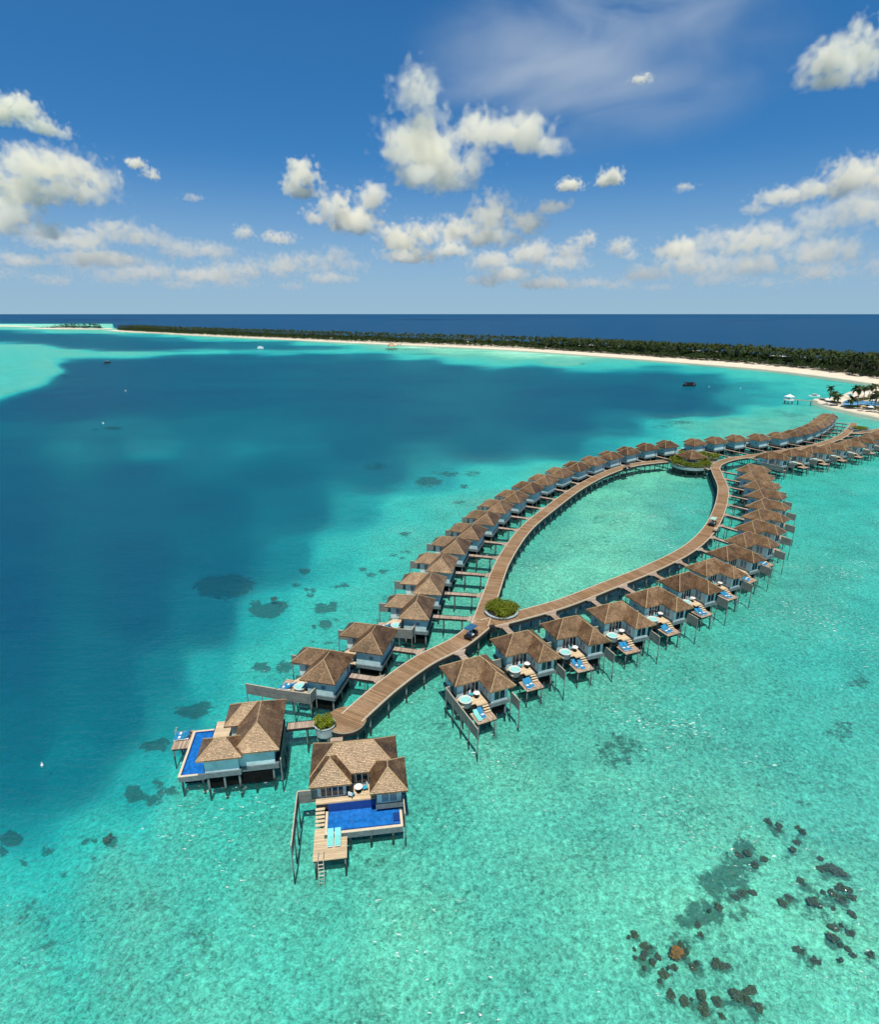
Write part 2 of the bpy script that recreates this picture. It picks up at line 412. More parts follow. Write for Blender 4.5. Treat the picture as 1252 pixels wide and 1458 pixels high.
def make_lounger(col, label):
    t = thing('sun_lounger', label, 'sun lounger', (0, 0, 0), 0, 'sun loungers on the villa decks')
    f = MB(); f.box(-.31, .31, -.95, .75, .20, .26)
    f.build('frame', M['white'], t)
    for sx in (-.27, .27):
        for sy in (-.85, .65): MB().box(sx - .03, sx + .03, sy - .03, sy + .03, 0, .198).build('leg', M['white'], t)
    c = MB(); c.box(-.29, .29, -.93, .15, .262, .36)
    c.v += [(-.29, .152, .262), (.29, .152, .262), (.29, .80, .62), (-.29, .80, .62), (-.29, .152, .36), (.29, .152, .36), (.29, .75, .72), (-.29, .75, .72)]
    b = len(c.v) - 8
    for q in ((3,2,1,0),(4,5,6,7),(0,1,5,4),(1,2,6,5),(2,3,7,6),(3,0,4,7)): c.f.append(tuple(b + i for i in q))
    c.build('cushion', M[col], t)
    MB().box(-.2, .2, -.45, -.2, .362, .385).build('towel', M['white'] if col == 'blue' else M['aqua'], t)
    return t
def make_table(label):
    t = thing('round_table', label, 'table', (0, 0, 0), 0, 'round tables on the villa decks')
    MB().lathe([(.42, .70), (.44, .72), (.42, .745)], 18).build('tabletop', M['white'], t)
    MB().tube([(0, 0, .02), (0, 0, .70)], .04, 6).build('pedestal', M['black'], t)
    MB().lathe([(.26, 0), (.24, .03)], 14).build('base', M['black'], t)
    return t
def make_chair(label):
    t = thing('deck_chair', label, 'chair', (0, 0, 0), 0, 'chairs by the round tables')
    MB().box(-.24, .24, -.24, .24, .40, .45).build('seat', M['teal'], t)
    MB().box(-.24, .24, .22, .27, .452, .88).build('backrest', M['white'], t)
    for sx in (-.21, .21):
        for sy in (-.21, .21): MB().box(sx - .02, sx + .02, sy - .02, sy + .02, 0, .398).build('leg', M['black'], t)
    return t
def make_screen(pts, label, ztop=3.7, zbot=2.15, every=2.0, group='slatted privacy screens'):
    """slatted screen on posts along a polyline of world points"""
    t = thing('privacy_screen', label, 'fence', (pts[0][0], pts[0][1], 0), 0, group)
    o = Vector((pts[0][0], pts[0][1], 0))
    pn, rl = MB(), MB()
    posts = []
    for a, b in zip(pts, pts[1:]):
        a = Vector((a[0], a[1], 0)) - o; b = Vector((b[0], b[1], 0)) - o
        d = (b - a); L = d.length; d.normalize(); nn = Vector((-d.y, d.x, 0)) * .03
        base = len(pn.v)
        for z in (zbot, ztop):
            for q in (a - nn, b - nn, b + nn, a + nn): pn.v.append((q.x, q.y, z))
        for q in ((3,2,1,0),(4,5,6,7),(0,1,5,4),(1,2,6,5),(2,3,7,6),(3,0,4,7)): pn.f.append(tuple(base + i for i in q))
        for k in (2, 4):
            u = [0, L, L, 0]; zz = [zbot, zbot, ztop, ztop]
            pn.uv[len(pn.f) - 6 + k] = list(zip(u, zz)) if k == 2 else list(zip([L, 0, 0, L], zz))
        base = len(rl.v)
        for z in (ztop + .002, ztop + .07):
            for q in (a - nn*1.7, b - nn*1.7, b + nn*1.7, a + nn*1.7): rl.v.append((q.x, q.y, z))
        for q in ((3,2,1,0),(4,5,6,7),(0,1,5,4),(1,2,6,5),(2,3,7,6),(3,0,4,7)): rl.f.append(tuple(base + i for i in q))
        n = max(1, round(L / every))
        for k in range(n + 1): posts.append(a + d * (L * k / n))
    pn.build('panel', M['screen'], t); rl.build('top_rail', M['rail'], t)
    done = []
    for p in posts:
        if any((p - q).length < .3 for q in done): continue
        done.append(p)
        MB().tube([(p.x, p.y, -2.2), (p.x, p.y, ztop - .02)], .075, 6).build('post', M['post'], t)
    return t

# positions measured on the photograph: near boardwalk-side eave corner, heading of the boardwalk
ROW_R = [(-.04,68.18,24.5),(7.35,75.12,21.5),(15.43,79.64,20),(23.6,84.3,20.6),(31.34,89.26,24.1),(38.86,94.96,26.8),(46.07,101.05,27.6),(53.09,107.98,28.5),
         (59.75,114.71,33.5),(65.33,122.2,34.6),(70.64,129.89,36.5),(75.55,137.73,40),(79.75,146.44,42.8),(83.2,155.2,43.5),(86.3,164,45),(89.74,172.7,45)]
ROW_L = [(-13.46,64.09,76.7),(-7.98,70.99,76.2),(-1.59,80.78,82.5),(.36,89.31,82),(2.34,98.18,79.2),(5.01,106.87,76.2),(8.36,114.73,72),(12.19,123.5,70.5),
         (15.76,131.82,67),(20.22,139.92,62.9),(25.1,148.11,59.3),(30.12,155.78,55.4),(35.88,163.46,52),(42.31,171.03,50),(48.89,178.11,46),(55.92,185.54,41),
         (63.32,192.55,36),(71.48,198.8,31),(79.9,203.4,28)]
ROW_T = [(91.61,206.67,30.6),(100.6,210.2,28),(109.8,213.8,26.5),(119.9,215.8,31),(129.9,219.2,35),(138.6,223.6,38),(146.3,229.2,41),(153.6,235.6,44),(160.8,242.6,47),
         (167.0,249.4,49),(173.1,256.4,51),(179.0,263.6,52)]
ROW_S = [(105.4,191.3,24),(115.2,195.4,25),(124.8,199.8,26.5),(134.0,204.6,29),(143.2,209.8,31),(151.6,215.6,33),(159.8,221.6,35),(167.6,228,37),(175.2,234.6,39),(182.6,241.4,41)]
ROWNAME = {'R': 'right-hand side of the loop', 'L': 'left-hand row before the pavilion', 'T': 'far row left of the upper boardwalk', 'S': 'far row right of the upper boardwalk'}
SHORT = {'R': 'right loop row', 'L': 'left row', 'T': 'far left row', 'S': 'far right row'}
villas = {}
protoR = make_villa(-1, 'x'); protoL = make_villa(1, 'x')
usedR = usedL = False
for key, rows in (('R', ROW_R), ('L', ROW_L), ('T', ROW_T), ('S', ROW_S)):
    for i, (x, y, a) in enumerate(rows):
        right = key in 'RS'
        if right:
            o = copy_tree(protoR) if usedR else protoR; usedR = True
        else:
            o = copy_tree(protoL) if usedL else protoL; usedL = True
        o.location = (x, y, 0); o.rotation_euler = (0, 0, R_(a))
        o['label'] = 'thatched stilt villa, %s from near end, %s' % (ORD[i], ROWNAME[key])
        villas[key, i] = o
def vw(key, i, u, v, z=0.0):
    """villa-local (u along the boardwalk, v seaward) to world"""
    x, y, a = {'R': ROW_R, 'L': ROW_L, 'T': ROW_T, 'S': ROW_S}[key][i]
    s = -1 if key in 'RS' else 1; a = R_(a)
    return Vector((x + u * math.cos(a) - s * v * math.sin(a), y + u * math.sin(a) + s * v * math.cos(a), z))

# furniture on the decks one can make out
lb = make_lounger('blue', 'x'); lq = make_lounger('aqua', 'x'); tb0 = make_table('x'); ch0 = make_chair('x')
used = set()
def place(proto, p, rz, label):
    o = copy_tree(proto) if proto.name in used else proto; used.add(proto.name)
    o.location = p; o.rotation_euler = (0, 0, rz); o['label'] = label; return o
for key, cnt in (('R', 9), ('L', 3)):
    for i in range(cnt):
        if key == 'L' and i == 1: continue
        x, y, a = (ROW_R if key == 'R' else ROW_L)[i]; s = -1 if key == 'R' else 1
        rz = R_(a) + (math.pi if s > 0 else 0)          # foot end towards the sea
        for k, du in enumerate((1.75, 2.4)):
            pr = lq if (key == 'R' and i == 0 and k == 0) else lb
            jj = random.uniform(-.22, .22)
            place(pr, vw(key, i, du + random.uniform(-.05, .05), 7.75 + random.uniform(-.35, .3), ZLOW + .002), rz + jj * .35,
                  '%s lounger, %s of two on lower deck of %s villa, %s' % ('aqua' if pr is lq else 'blue', ('nearer', 'farther')[k], ORD[i], SHORT[key]))
        if key == 'R' and i < 7:
            place(tb0, vw(key, i, 3.3 + random.uniform(-.3, .1), 5.15 + random.uniform(-.35, .3), ZF + .006), 0, 'white round table on the sun deck of the %s villa of the %s' % (ORD[i], SHORT[key]))
            place(ch0, vw(key, i, 2.55 + random.uniform(-.15, .1), 4.75 + random.uniform(-.1, .1), ZF + .006), R_(a) + random.uniform(.4, 2.4), 'deck chair by the table of the %s villa of the %s' % (ORD[i], SHORT[key]))

# privacy screens
make_screen([vw('R', 0, .6, 3.0), vw('R', 0, -.4, 3.0), vw('R', 0, -.4, 11.9)], 'long grey screen on stilts left of the nearest villa of the right loop row', every=2.2)
make_screen([vw('L', 0, .6, 3.0), vw('L', 0, -.85, 3.1), vw('L', 0, -.95, 7.7)], 'grey slatted screen in front of the hot tub of the nearest left villa', every=2.3)
make_screen([vw('L', 0, -.9, 7.85), vw('L', 0, -.75, 12.3)], 'grey slatted screen standing out over the water beyond the nearest left villa', every=2.2)
make_screen([vw('L', 2, .6, 2.4), vw('L', 2, -1.0, 2.6), vw('L', 2, -1.0, 6.6)], 'grey slatted screen before the third villa of the left row', every=2.2)
make_screen([vw('S', 0, .6, 3.0), vw('S', 0, -.4, 3.0), vw('S', 0, -.4, 11.0)], 'long grey screen left of the nearest villa of the far right row', every=2.2)
for key, rows in (('R', ROW_R), ('L', ROW_L), ('T', ROW_T), ('S', ROW_S)):
    for i in range(len(rows)):
        make_screen([vw(key, i, 6.95, 7.2), vw(key, i, 6.95, 9.3 if key in 'RS' else 9.6)], 'grey screen at the seaward corner of the %s villa of the %s' % (ORD[i], SHORT[key]))
        if i > 0 and key in 'RS':
            make_screen([vw(key, i, .5, 3.2), vw(key, i, -1.55, 3.2)], 'low grey screen between the %s and %s villas of the %s' % (ORD[i-1], ORD[i], SHORT[key]), ztop=3.6)
# ------------------------------------------------------------------ the two pool villas
def pool_mat(name, col):
    m, nt = new_mat(name); n = N(nt)
    geo = n('ShaderNodeNewGeometry')
    nz = n.noise(geo.outputs['Position'], 2.2, 3)
    c = n.mix(n.maprange(nz.outputs[0], .35, .65), col, tuple(min(1, v * 1.6) for v in col))  # lighter caustic pattern painted into the water colour
    bp = n('ShaderNodeBump', {'Strength': .35, 'Distance': .06, 'Height': nz.outputs[0]})
    n.out(n('ShaderNodeBsdfPrincipled', {'Base Color': c, 'Roughness': .05, 'Specular IOR Level': .35, 'Normal': bp})); return m
M['pool'] = pool_mat('pool_water', (0.010, 0.115, 0.38))
M['tile'] = simple('blue_pool_tile', (0.012, 0.05, 0.22), 0.4, 0.25, 6)
def local_frame(t):
    return lambda x, y, z=0.0: t.matrix_basis @ Vector((x, y, z))
def posts(t, pts, top, r=.13):
    for x, y in pts: MB().tube([(x, y, -2.2), (x, y, top)], r, 8).build('post', M['post'], t)

ZP = 1.6
a0 = R_(7.9); p0 = at(410 + 205 / 6.944, 1040 + 572 / 6.944, ZE)
bv = thing('pool_villa', 'large thatched villa with a blue pool facing the camera, nearest of all', 'villa', (p0.x, p0.y, 0), a0, 'pool villas at the end of the boardwalk')
w = MB(); w.box(.7, 8.5, 2.55, 5.95, ZF, ZE + .25); w.box(.62, 3.6, 1.15, 2.548, ZF, ZE + .2); w.box(6.75, 9.25, -.45, 2.548, ZF, ZE + .2)
w.build('wall', M['wall'], bv)
rf, cp = MB(), MB()
hip(rf, cp, 0, 9.15, 1.43, 6.56, ZE)
hip(rf, cp, .003, 4.28, 0, 4.6, ZE - .003, hidden=(2, 3))
hip(rf, cp, 6.05, 9.87, -1.62, 3.1, ZE - .006)
r = rf.build('roof', M['thatch'], bv); cp.build('ridge_cap', M['cap'], r)
p = MB(); p.box(.5, 8.8, 2.3, 6.1, ZF - .6, ZF); p.box(.5, 3.9, 1.0, 2.298, ZF - .6, ZF - .002); p.box(6.6, 9.4, -.6, 2.298, ZF - .6, ZF - .002)
p.build('platform', M['slab'], bv)
us = MB(); us.box(1.0, 8.3, 1.5, 5.7, .3, ZF - .604); us.box(7.1, 8.9, .102, 1.498, .3, ZF - .606); us.box(2.1, 8.7, -2.05, .1, .3, ZP - .752); us.build('shade_block', M['undershade'], bv)  # black blocks added below floor and pool as painted shade
d = MB(); d.box(.5, 6.598, .32, .998, ZF - .12, ZF + .004); d.box(3.902, 6.598, 1.0, 2.298, ZF - .12, ZF + .006); d.build('sun_deck', M['deck'], bv)
MB().box(.55, 6.55, .36, .9, ZF - .8, ZF - .125).build('deck_beam', M['darkwood'], bv)
st = MB()
for k in range(5): st.box(.52, 1.45, .02 - k * .34 - .3, .02 - k * .34 - .02, ZF - .26 - k * .165, ZF - .2 - k * .165)
st.build('step', M['step'], bv)
bs = MB(); bs.box(1.5, 9.2, -2.62, .3, ZP - .75, ZP - .4)          # basin body, pool floor and parapets
bs.box(1.5, 9.2, -2.62, -2.3, ZP - .4, ZP - .05); bs.box(1.5, 1.75, -2.3, .3, ZP - .4, ZP - .05); bs.box(8.95, 9.2, -2.3, .3, ZP - .4, ZP - .05)
po = bs.build('pool', M['slab'], bv)
cpg = MB(); cpg.box(1.48, 9.23, -2.65, -2.38, ZP - .048, ZP + .03); cpg.box(1.48, 1.72, -2.378, .2, ZP - .048, ZP + .03); cpg.box(8.98, 9.23, -2.378, -.62, ZP - .048, ZP + .03)
cpg.build('coping', M['rim'], po)
tl = MB(); tl.box(1.752, 8.948, .22, .318, ZP - .4, ZF - .13); tl.box(8.3, 8.946, -1.9, -.9, ZP - .3, ZP + .06); tl.box(1.752, 8.948, -2.298, -2.2, ZP - .4, ZP - .02); tl.build('tiled_wall', M['tile'], po)
MB().box(1.752, 8.948, -2.198, .218, ZP - .3, ZP - .10).build('pool_water', M['pool'], po)
ld = MB(); ld.box(.5, 3.68, -5.4, -3.05, ZP - .16, ZP - .05); ld.box(.5, 1.46, -3.048, -1.75, ZP - .16, ZP - .046)
ld.build('lower_deck', M['deck'], bv)
b = MB(); b.box(.55, 3.6, -5.3, -5.15, ZP - .4, ZP - .165); b.box(.55, 3.6, -3.3, -3.1, ZP - .4, ZP - .165); b.box(.7, .9, -5.1, -1.8, ZP - .4, ZP - .165); b.build('deck_beam', M['darkwood'], bv)
window(bv, 'sliding_door', 4.0, 6.55, 2.55, ZF + .02, ZF + 2.1, 'x', -1, 4)
window(bv, 'bedroom_window', .95, 3.4, 1.15, ZF + .05, ZF + 1.95, 'x', -1, 4, 'glass')
window(bv, 'wing_window', 7.15, 8.85, -.45, ZF + .1, ZF + 1.9, 'x', -1, 2, 'curtain')
posts(bv, [(.9, 5.8), (3.4, 5.8), (6, 5.8), (8.4, 5.8), (.9, 1.4), (.9, .6), (6.9, 1.5), (9.1, 1.5), (4, 2.6)], ZF - .6)
posts(bv, [(3.9, -2.3), (6.0, -2.3), (8.2, -2.3), (8.9, -.2), (2.0, -.2), (5.0, -.2)], ZP - .75)
posts(bv, [(.7, -5.2), (3.5, -5.2), (3.5, -3.2), (.7, -3.2), (.7, -1.9)], ZP - .165, .09)
la = MB()
for du in (0, .5): la.tube([(1.0 + du, -5.0, ZP + .9), (1.0 + du, -5.35, ZP + .95), (1.0 + du, -5.6, ZP - .1), (1.0 + du, -6.0, -1.0)], .03, 5)
for k in range(6): la.box(1.0, 1.5, -5.68 - k * .06, -5.60 - k * .06, 1.25 - k * .38, 1.30 - k * .38)
la.build('ladder', M['rail'], bv)
ra = MB()
for k in range(4): ra.box(6.64, 6.7, -.55 + k * .0, 1.0, ZF - .75 + k * .3, ZF - .68 + k * .3)
ra.build('handrail', M['white'], bv)
bpy.context.view_layer.update()
bl = local_frame(bv)
for k, x in enumerate((2.1, 2.8)):
    place(lq, bl(x, -3.3, ZP - .044), a0, 'aqua lounger, %s of the pair on the pool deck nearest the camera' % ('left', 'right')[k])
place(tb0, bl(4.9, 1.35, ZF + .008), 0, 'white round table with chairs on the deck behind the nearest blue pool')
place(ch0, bl(5.55, 1.5, ZF + .008), a0 - 1.3, 'chair right of the round table behind the nearest blue pool')
place(ch0, bl(4.15, .75, ZF + .008), a0 + 2.6, 'chair standing apart at the front edge of the nearest pool deck')
make_screen([bl(.6, 1.1), bl(-1.3, 1.1), bl(-1.3, -5.4)], 'long slatted screen on stilts left of the villa nearest the camera', every=2.2)
make_screen([bl(9.42, -.3), bl(9.42, -2.7)], 'short grey screen at the right edge of the nearest pool', ztop=3.2, zbot=1.7)

a1 = R_(8.97); p1 = at(240 + 265 / 6.956, 990 + 660 / 6.956, ZE)
lv = thing('pool_villa', 'large thatched villa with a long blue pool on its left side', 'villa', (p1.x, p1.y, 0), a1, 'pool villas at the end of the boardwalk')
w = MB(); w.box(.5, 4.1, .95, 3.0, ZF, ZE + .2); w.box(4.102, 7.9, 1.35, 8.7, ZF, ZE + .25); w.box(2.55, 4.1, 6.0, 8.7, ZF, ZE + .2)
w.build('wall', M['wall'], lv)
rf, cp = MB(), MB()
hip(rf, cp, 3.55, 8.6, .55, 9.45, ZE)
hip(rf, cp, 0, 4.75, 0, 3.64, ZE - .003, hidden=(1,))
hip(rf, cp, 1.9, 7.8, 5.35, 9.447, ZE - .006, hidden=(1, 2))
r = rf.build('roof', M['thatch'], lv); cp.build('ridge_cap', M['cap'], r)
p = MB(); p.box(.45, 4.3, .8, 3.1, ZF - .6, ZF); p.box(4.302, 8.3, 1.2, 8.9, ZF - .6, ZF - .002); p.box(2.4, 4.3, 5.9, 8.9, ZF - .6, ZF - .004)
p.build('platform', M['slab'], lv)
us = MB(); us.box(.7, 7.5, 1.3, 8.5, .3, ZF - .606); us.box(-2.2, .698, 2.3, 9.2, .3, ZP - .752); us.build('shade_block', M['undershade'], lv)  # black blocks added as painted shade under this villa and its pool
d = MB(); d.box(.15, 4.298, 3.102, 5.898, ZF - .12, ZF + .004); d.box(.15, 2.398, 5.9, 9.6, ZF - .12, ZF + .002); d.build('sun_deck', M['deck'], lv)
MB().box(.2, 4.2, 3.2, 5.8, ZF - .8, ZF - .125).build('deck_beam', M['darkwood'], lv)
bs = MB(); bs.box(-2.7, .1, 1.95, 9.6, ZP - .75, ZP - .4)
bs.box(-2.7, -2.45, 1.95, 9.6, ZP - .398, ZP - .05); bs.box(-2.448, .1, 1.95, 2.2, ZP - .398, ZP - .05); bs.box(-2.448, .1, 9.35, 9.6, ZP - .398, ZP - .05)
po = bs.build('pool', M['slab'], lv)
cpg = MB(); cpg.box(-2.73, -2.47, 1.92, 9.63, ZP - .048, ZP + .03); cpg.box(-2.468, -.6, 1.92, 2.15, ZP - .048, ZP + .03); cpg.box(-2.468, .13, 9.38, 9.63, ZP - .048, ZP + .03)
cpg.build('coping', M['rim'], po)
tl = MB(); tl.box(.0, .098, 2.2, 9.348, ZP - .398, ZF - .13); tl.box(-2.448, -2.36, 2.2, 9.34, ZP - .398, ZP - .02); tl.box(-2.358, -.002, 9.24, 9.348, ZP - .398, ZP + .0)
tl.build('tiled_wall', M['tile'], po)
MB().box(-2.358, -.002, 2.202, 9.238, ZP - .3, ZP - .10).build('pool_water', M['pool'], po)
MB().box(-4.7, -2.75, 6.8, 9.9, ZP - .2, ZP - .08).build('lower_deck', M['lowdeck'], lv)
b = MB(); b.box(-4.6, -2.8, 6.9, 7.05, ZP - .45, ZP - .205); b.box(-4.6, -2.8, 9.6, 9.75, ZP - .45, ZP - .205); b.build('deck_beam', M['darkwood'], lv)
window(lv, 'sliding_door', 6.1, 8.4, 2.55, ZF + .02, ZF + 2.1, 'y', -1, 3)
window(lv, 'deck_door', 3.3, 5.8, 4.102, ZF + .02, ZF + 2.1, 'y', -1, 3)
window(lv, 'rear_window', 3.6, 5.0, 7.9, ZF + .6, ZF + 1.8, 'y', 1, 2, 'curtain')
posts(lv, [(.7, 1.1), (2.4, 1.1), (4.0, 1.1), (5.6, 1.5), (7.6, 1.5), (7.6, 5), (7.6, 8.6), (4.4, 8.6), (2.7, 8.6), (4.4, 5), (2, 4)], ZF - .6)
posts(lv, [(-2.4, 2.2), (-.2, 2.2), (-2.4, 5.5), (-2.4, 9.3), (-.2, 9.3)], ZP - .75)
posts(lv, [(-4.5, 7.0), (-4.5, 9.7), (-2.9, 7.0)], ZP - .205, .09)
la = MB()
for du in (0, .5): la.tube([(-4.55, 9.2 + du, ZP + .7), (-4.75, 9.2 + du, ZP + .72), (-5.0, 9.2 + du, -1.0)], .03, 5)
la.build('ladder', M['rail'], lv)
bpy.context.view_layer.update()
ll = local_frame(lv)
for k, y in enumerate((8.35, 9.05)):
    place(lb, ll(-3.75, y, ZP - .076), a1 - math.pi / 2, 'blue lounger, %s of the pair on the deck left of the long pool' % ('nearer', 'farther')[k])
make_screen([ll(8.55, 1.0), ll(8.55, 6.6)], 'pale railed screen along the right wall of the villa with the long pool', ztop=3.3, zbot=2.0)

# ------------------------------------------------------------------ boardwalk
ZW, HW = 2.55, 1.45
def tr(l): return [at(x, y, ZW) for x, y in l]
def mid(A, B): return [(a + b) / 2 for a, b in zip(tr(A), tr(B))]
lane_stem = mid([(488,1012),(505,1004),(547,965),(595,929),(640,909)], [(514,1032),(521,1017),(565,982),(614,950),(668,919)])
lane_stem.append(at(690, 886, ZW))
le = catmull(tr([(668,895),(688,844),(708,796),(740,752),(779,720),(819,692),(859,672),(899,660),(951,654)]), 2.0)
lane_left = []
for i, p in enumerate(le):
    d = (le[min(i+1, len(le)-1)] - le[max(i-1, 0)]).normalized(); lane_left.append(p + Vector((d.y, -d.x)) * HW)
lane_left = [at(683, 890, ZW)] + lane_left[1::3]
lane_right = [at(690, 888, ZW)] + mid([(736,870),(800,850),(864,826),(927,802),(975,776),(1003,748),(1017,720),(1022,695),(1015,676),(1012,664)],
                 [(748,881),(806,866),(868,841),(933,813),(984,788),(1016,762),(1034,728),(1038,697),(1031,678),(1025,668)])
lane_top = [at(1018, 668, ZW)] + mid([(1017,659),(1041,651),(1074,647),(1115,640),(1153,634),(1181,626),(1198,618),(1209,608),(1212,602)],
               [(1030,661),(1046,655),(1078,650),(1120,643.5),(1158,637),(1187,629),(1205,621),(1217,610),(1221,602.5)])
lane_shore = [at(1206, 616, ZW), at(1224, 616, ZW), at(1245, 613, ZW), at(1275, 606, ZW), at(1310, 600, ZW)]
LANES = [(lane_stem, 1.6), (lane_left, HW), (lane_right, HW), (lane_top, HW), (lane_shore, 1.3)]
bw = thing('boardwalk', 'long curving timber boardwalk on piles, looping between the rows of villas', 'boardwalk', (0, 0, 0))
dk, kb, fs, bm_ = MB(), MB(), MB(), MB()
piles = []
SAMP = []
for li, (lane, hw) in enumerate(LANES):
    L = catmull(lane, 1.0); zt = ZW + .004 * li; s = 0.0
    prev = None
    for i, p in enumerate(L):
        d = (L[min(i+1, len(L)-1)] - L[max(i-1, 0)]).normalized(); nn = Vector((-d.y, d.x))
        if i: s += (p - L[i-1]).length
        row = (p + nn * hw, p - nn * hw, p + nn * (hw + .1), p - nn * (hw + .1), p + nn * (hw - .16), p - nn * (hw - .16), s, d)
        SAMP.append((p.copy(), d.copy(), hw))
        if prev is not None:
            a, b = prev, row
            dk.quad((*a[1], zt), (*b[1], zt), (*b[0], zt), (*a[0], zt), uv=[(a[6], -hw), (b[6], -hw), (b[6], hw), (a[6], hw)])
            for q, o, inn in ((0, 2, 4), (1, 3, 5)):
                # pale kerb board and the dark fascia under it
                kb.quad((*a[q], zt + .05), (*b[q], zt + .05), (*b[inn], zt + .05), (*a[inn], zt + .05))
                kb.quad((*a[inn], zt + .05), (*b[inn], zt + .05), (*b[inn], zt + .002), (*a[inn], zt + .002))
                kb.quad((*a[q], zt + .05), (*b[q], zt + .05), (*b[q], zt - .16), (*a[q], zt - .16))
                fs.quad((*a[q], zt - .17), (*b[q], zt - .17), (*b[q], zt - .75), (*a[q], zt - .75))
                fs.quad((*a[inn], zt - .17), (*b[inn], zt - .17), (*b[inn], zt - .75), (*a[inn], zt - .75))
                fs.quad((*a[q], zt - .75), (*b[q], zt - .75), (*b[inn], zt - .75), (*a[inn], zt - .75))
            fs.quad((*a[0], zt - .2), (*b[0], zt - .2), (*b[1], zt - .2), (*a[1], zt - .2))
        prev = row
        if i % 4 == 2: piles.append((p.copy(), nn.copy(), hw))
# round end platform with its short stub
tc = at(493, 1024, ZW); zt = ZW + .02
ring = [(tc.x + 2.5 * math.cos(k * math.pi / 24), tc.y + 2.5 * math.sin(k * math.pi / 24)) for k in range(48)]
ang_ = math.atan2(lane_stem[1].y - lane_stem[0].y, lane_stem[1].x - lane_stem[0].x)
def ruv(x, y): dx, dy = x - tc.x, y - tc.y; return (dx * math.cos(ang_) + dy * math.sin(ang_), -dx * math.sin(ang_) + dy * math.cos(ang_))
dk.quad(*[(x, y, zt) for x, y in ring], uv=[ruv(x, y) for x, y in ring])
for (x0, y0), (x1, y1) in zip(ring, ring[1:] + ring[:1]):
    fs.quad((x0, y0, zt - .17), (x1, y1, zt - .17), (x1, y1, zt - .6), (x0, y0, zt - .6))
    kb.quad((x0, y0, zt + .03), (x1, y1, zt + .03), (x1, y1, zt - .16), (x0, y0, zt - .16))
fs.quad(*[(x, y, zt - .58) for x, y in ring])
o = dk.build('plank_deck', M['walk'], bw, recalc=False)
kb.build('kerb_board', M['rail'], bw); fs.build('fascia_beam', M['darkwood'], bw)
piles.sort(key=lambda q: q[0].length)
rest = MB()
for k, (p, nn, hw) in enumerate(piles):
    mb = MB() if k < 96 else rest
    for sgn in (-1, 1):
        q = p + nn * (hw - .25) * sgn; mb.tube([(q.x, q.y, -2.3), (q.x, q.y, ZW - .7)], .13, 6)
    q0, q1 = p + nn * (hw - .1), p - nn * (hw - .1)
    mb.tube([(q0.x, q0.y, ZW - .85), (q1.x, q1.y, ZW - .85)], .10, 4)
    if k < 96: mb.build('pile_trestle', M['post'], bw)
if rest.v: tag(rest.build('pile_trestle', M['post'], bw), kind='stuff')
for k in range(6):
    a = k * math.pi / 3 + .3
    MB().tube([(tc.x + 2.1 * math.cos(a), tc.y + 2.1 * math.sin(a), -2.3), (tc.x + 2.1 * math.cos(a), tc.y + 2.1 * math.sin(a), ZW - .56)], .12, 6).build('post', M['post'], bw)

def footbridge(p, dr, label, hw=.55, z=ZW - .012, length=None, flare=True):
    """plank footbridge from p along dr until it meets the boardwalk"""
    dr = Vector(dr[:2]).normalized(); p = Vector(p[:2])
    if length is None:
        length = 2.0
        while length < 26:
            q = p + dr * length
            if min((q - sp).length - h for sp, _, h in SAMP) < 0.02: break
            length += .1
        if length >= 26: return None
    t = thing('footbridge', label, 'footbridge', (p.x, p.y, 0), math.atan2(dr.y, dr.x), 'footbridges from the boardwalks to the villas')
    d = MB(); L = length; fl = 1.0 if flare and L > 2.5 else 0
    pts = [(0, -hw), (L - fl, -hw), (L + .05, -hw - fl * .8), (L + .05, hw + fl * .8), (L - fl, hw), (0, hw)]
    d.prism(pts, z - .14, z)
    d.build('plank_deck', M['bridge'], t)
    e = MB(); e.box(0, L - fl, -hw - .07, -hw - .002, z - .28, z + .04); e.box(0, L - fl, hw + .002, hw + .07, z - .28, z + .04); e.build('edge_beam', M['darkwood'], t)
    n = max(1, int(L / 2.6))
    for k in range(n):
        x = L * (k + .6) / (n + .2)
        MB().tube([(x, -hw + .05, -2.2), (x, -hw + .05, z - .15)], .085, 6).build('post', M['post'], t)
        MB().tube([(x, hw - .05, -2.2), (x, hw - .05, z - .15)], .085, 6).build('post', M['post'], t)
    return t
for key, rows in (('R', ROW_R), ('L', ROW_L), ('T', ROW_T), ('S', ROW_S)):
    for i in range(len(rows)):
        p = vw(key, i, 5.8, .28); q = vw(key, i, 5.8, -1)
        footbridge(p, q - p, 'plank footbridge to the %s villa of the %s' % (ORD[i], SHORT[key]))
p = ll(8.56, 7.5); footbridge(p, Vector(tc[:2]) - Vector(p[:2]) + Vector((0, -.2)), 'plank footbridge to the villa with the long pool', hw=.62, length=(Vector(tc[:2]) - Vector(p[:2])).length - 2.35, flare=False)
p = bl(2.35, 6.15); footbridge(p, bl(2.35, 7) - p, 'short plank footbridge from the round platform to the nearest pool villa', hw=.72, length=(bl(2.35, 10.2) - p).length, flare=False)

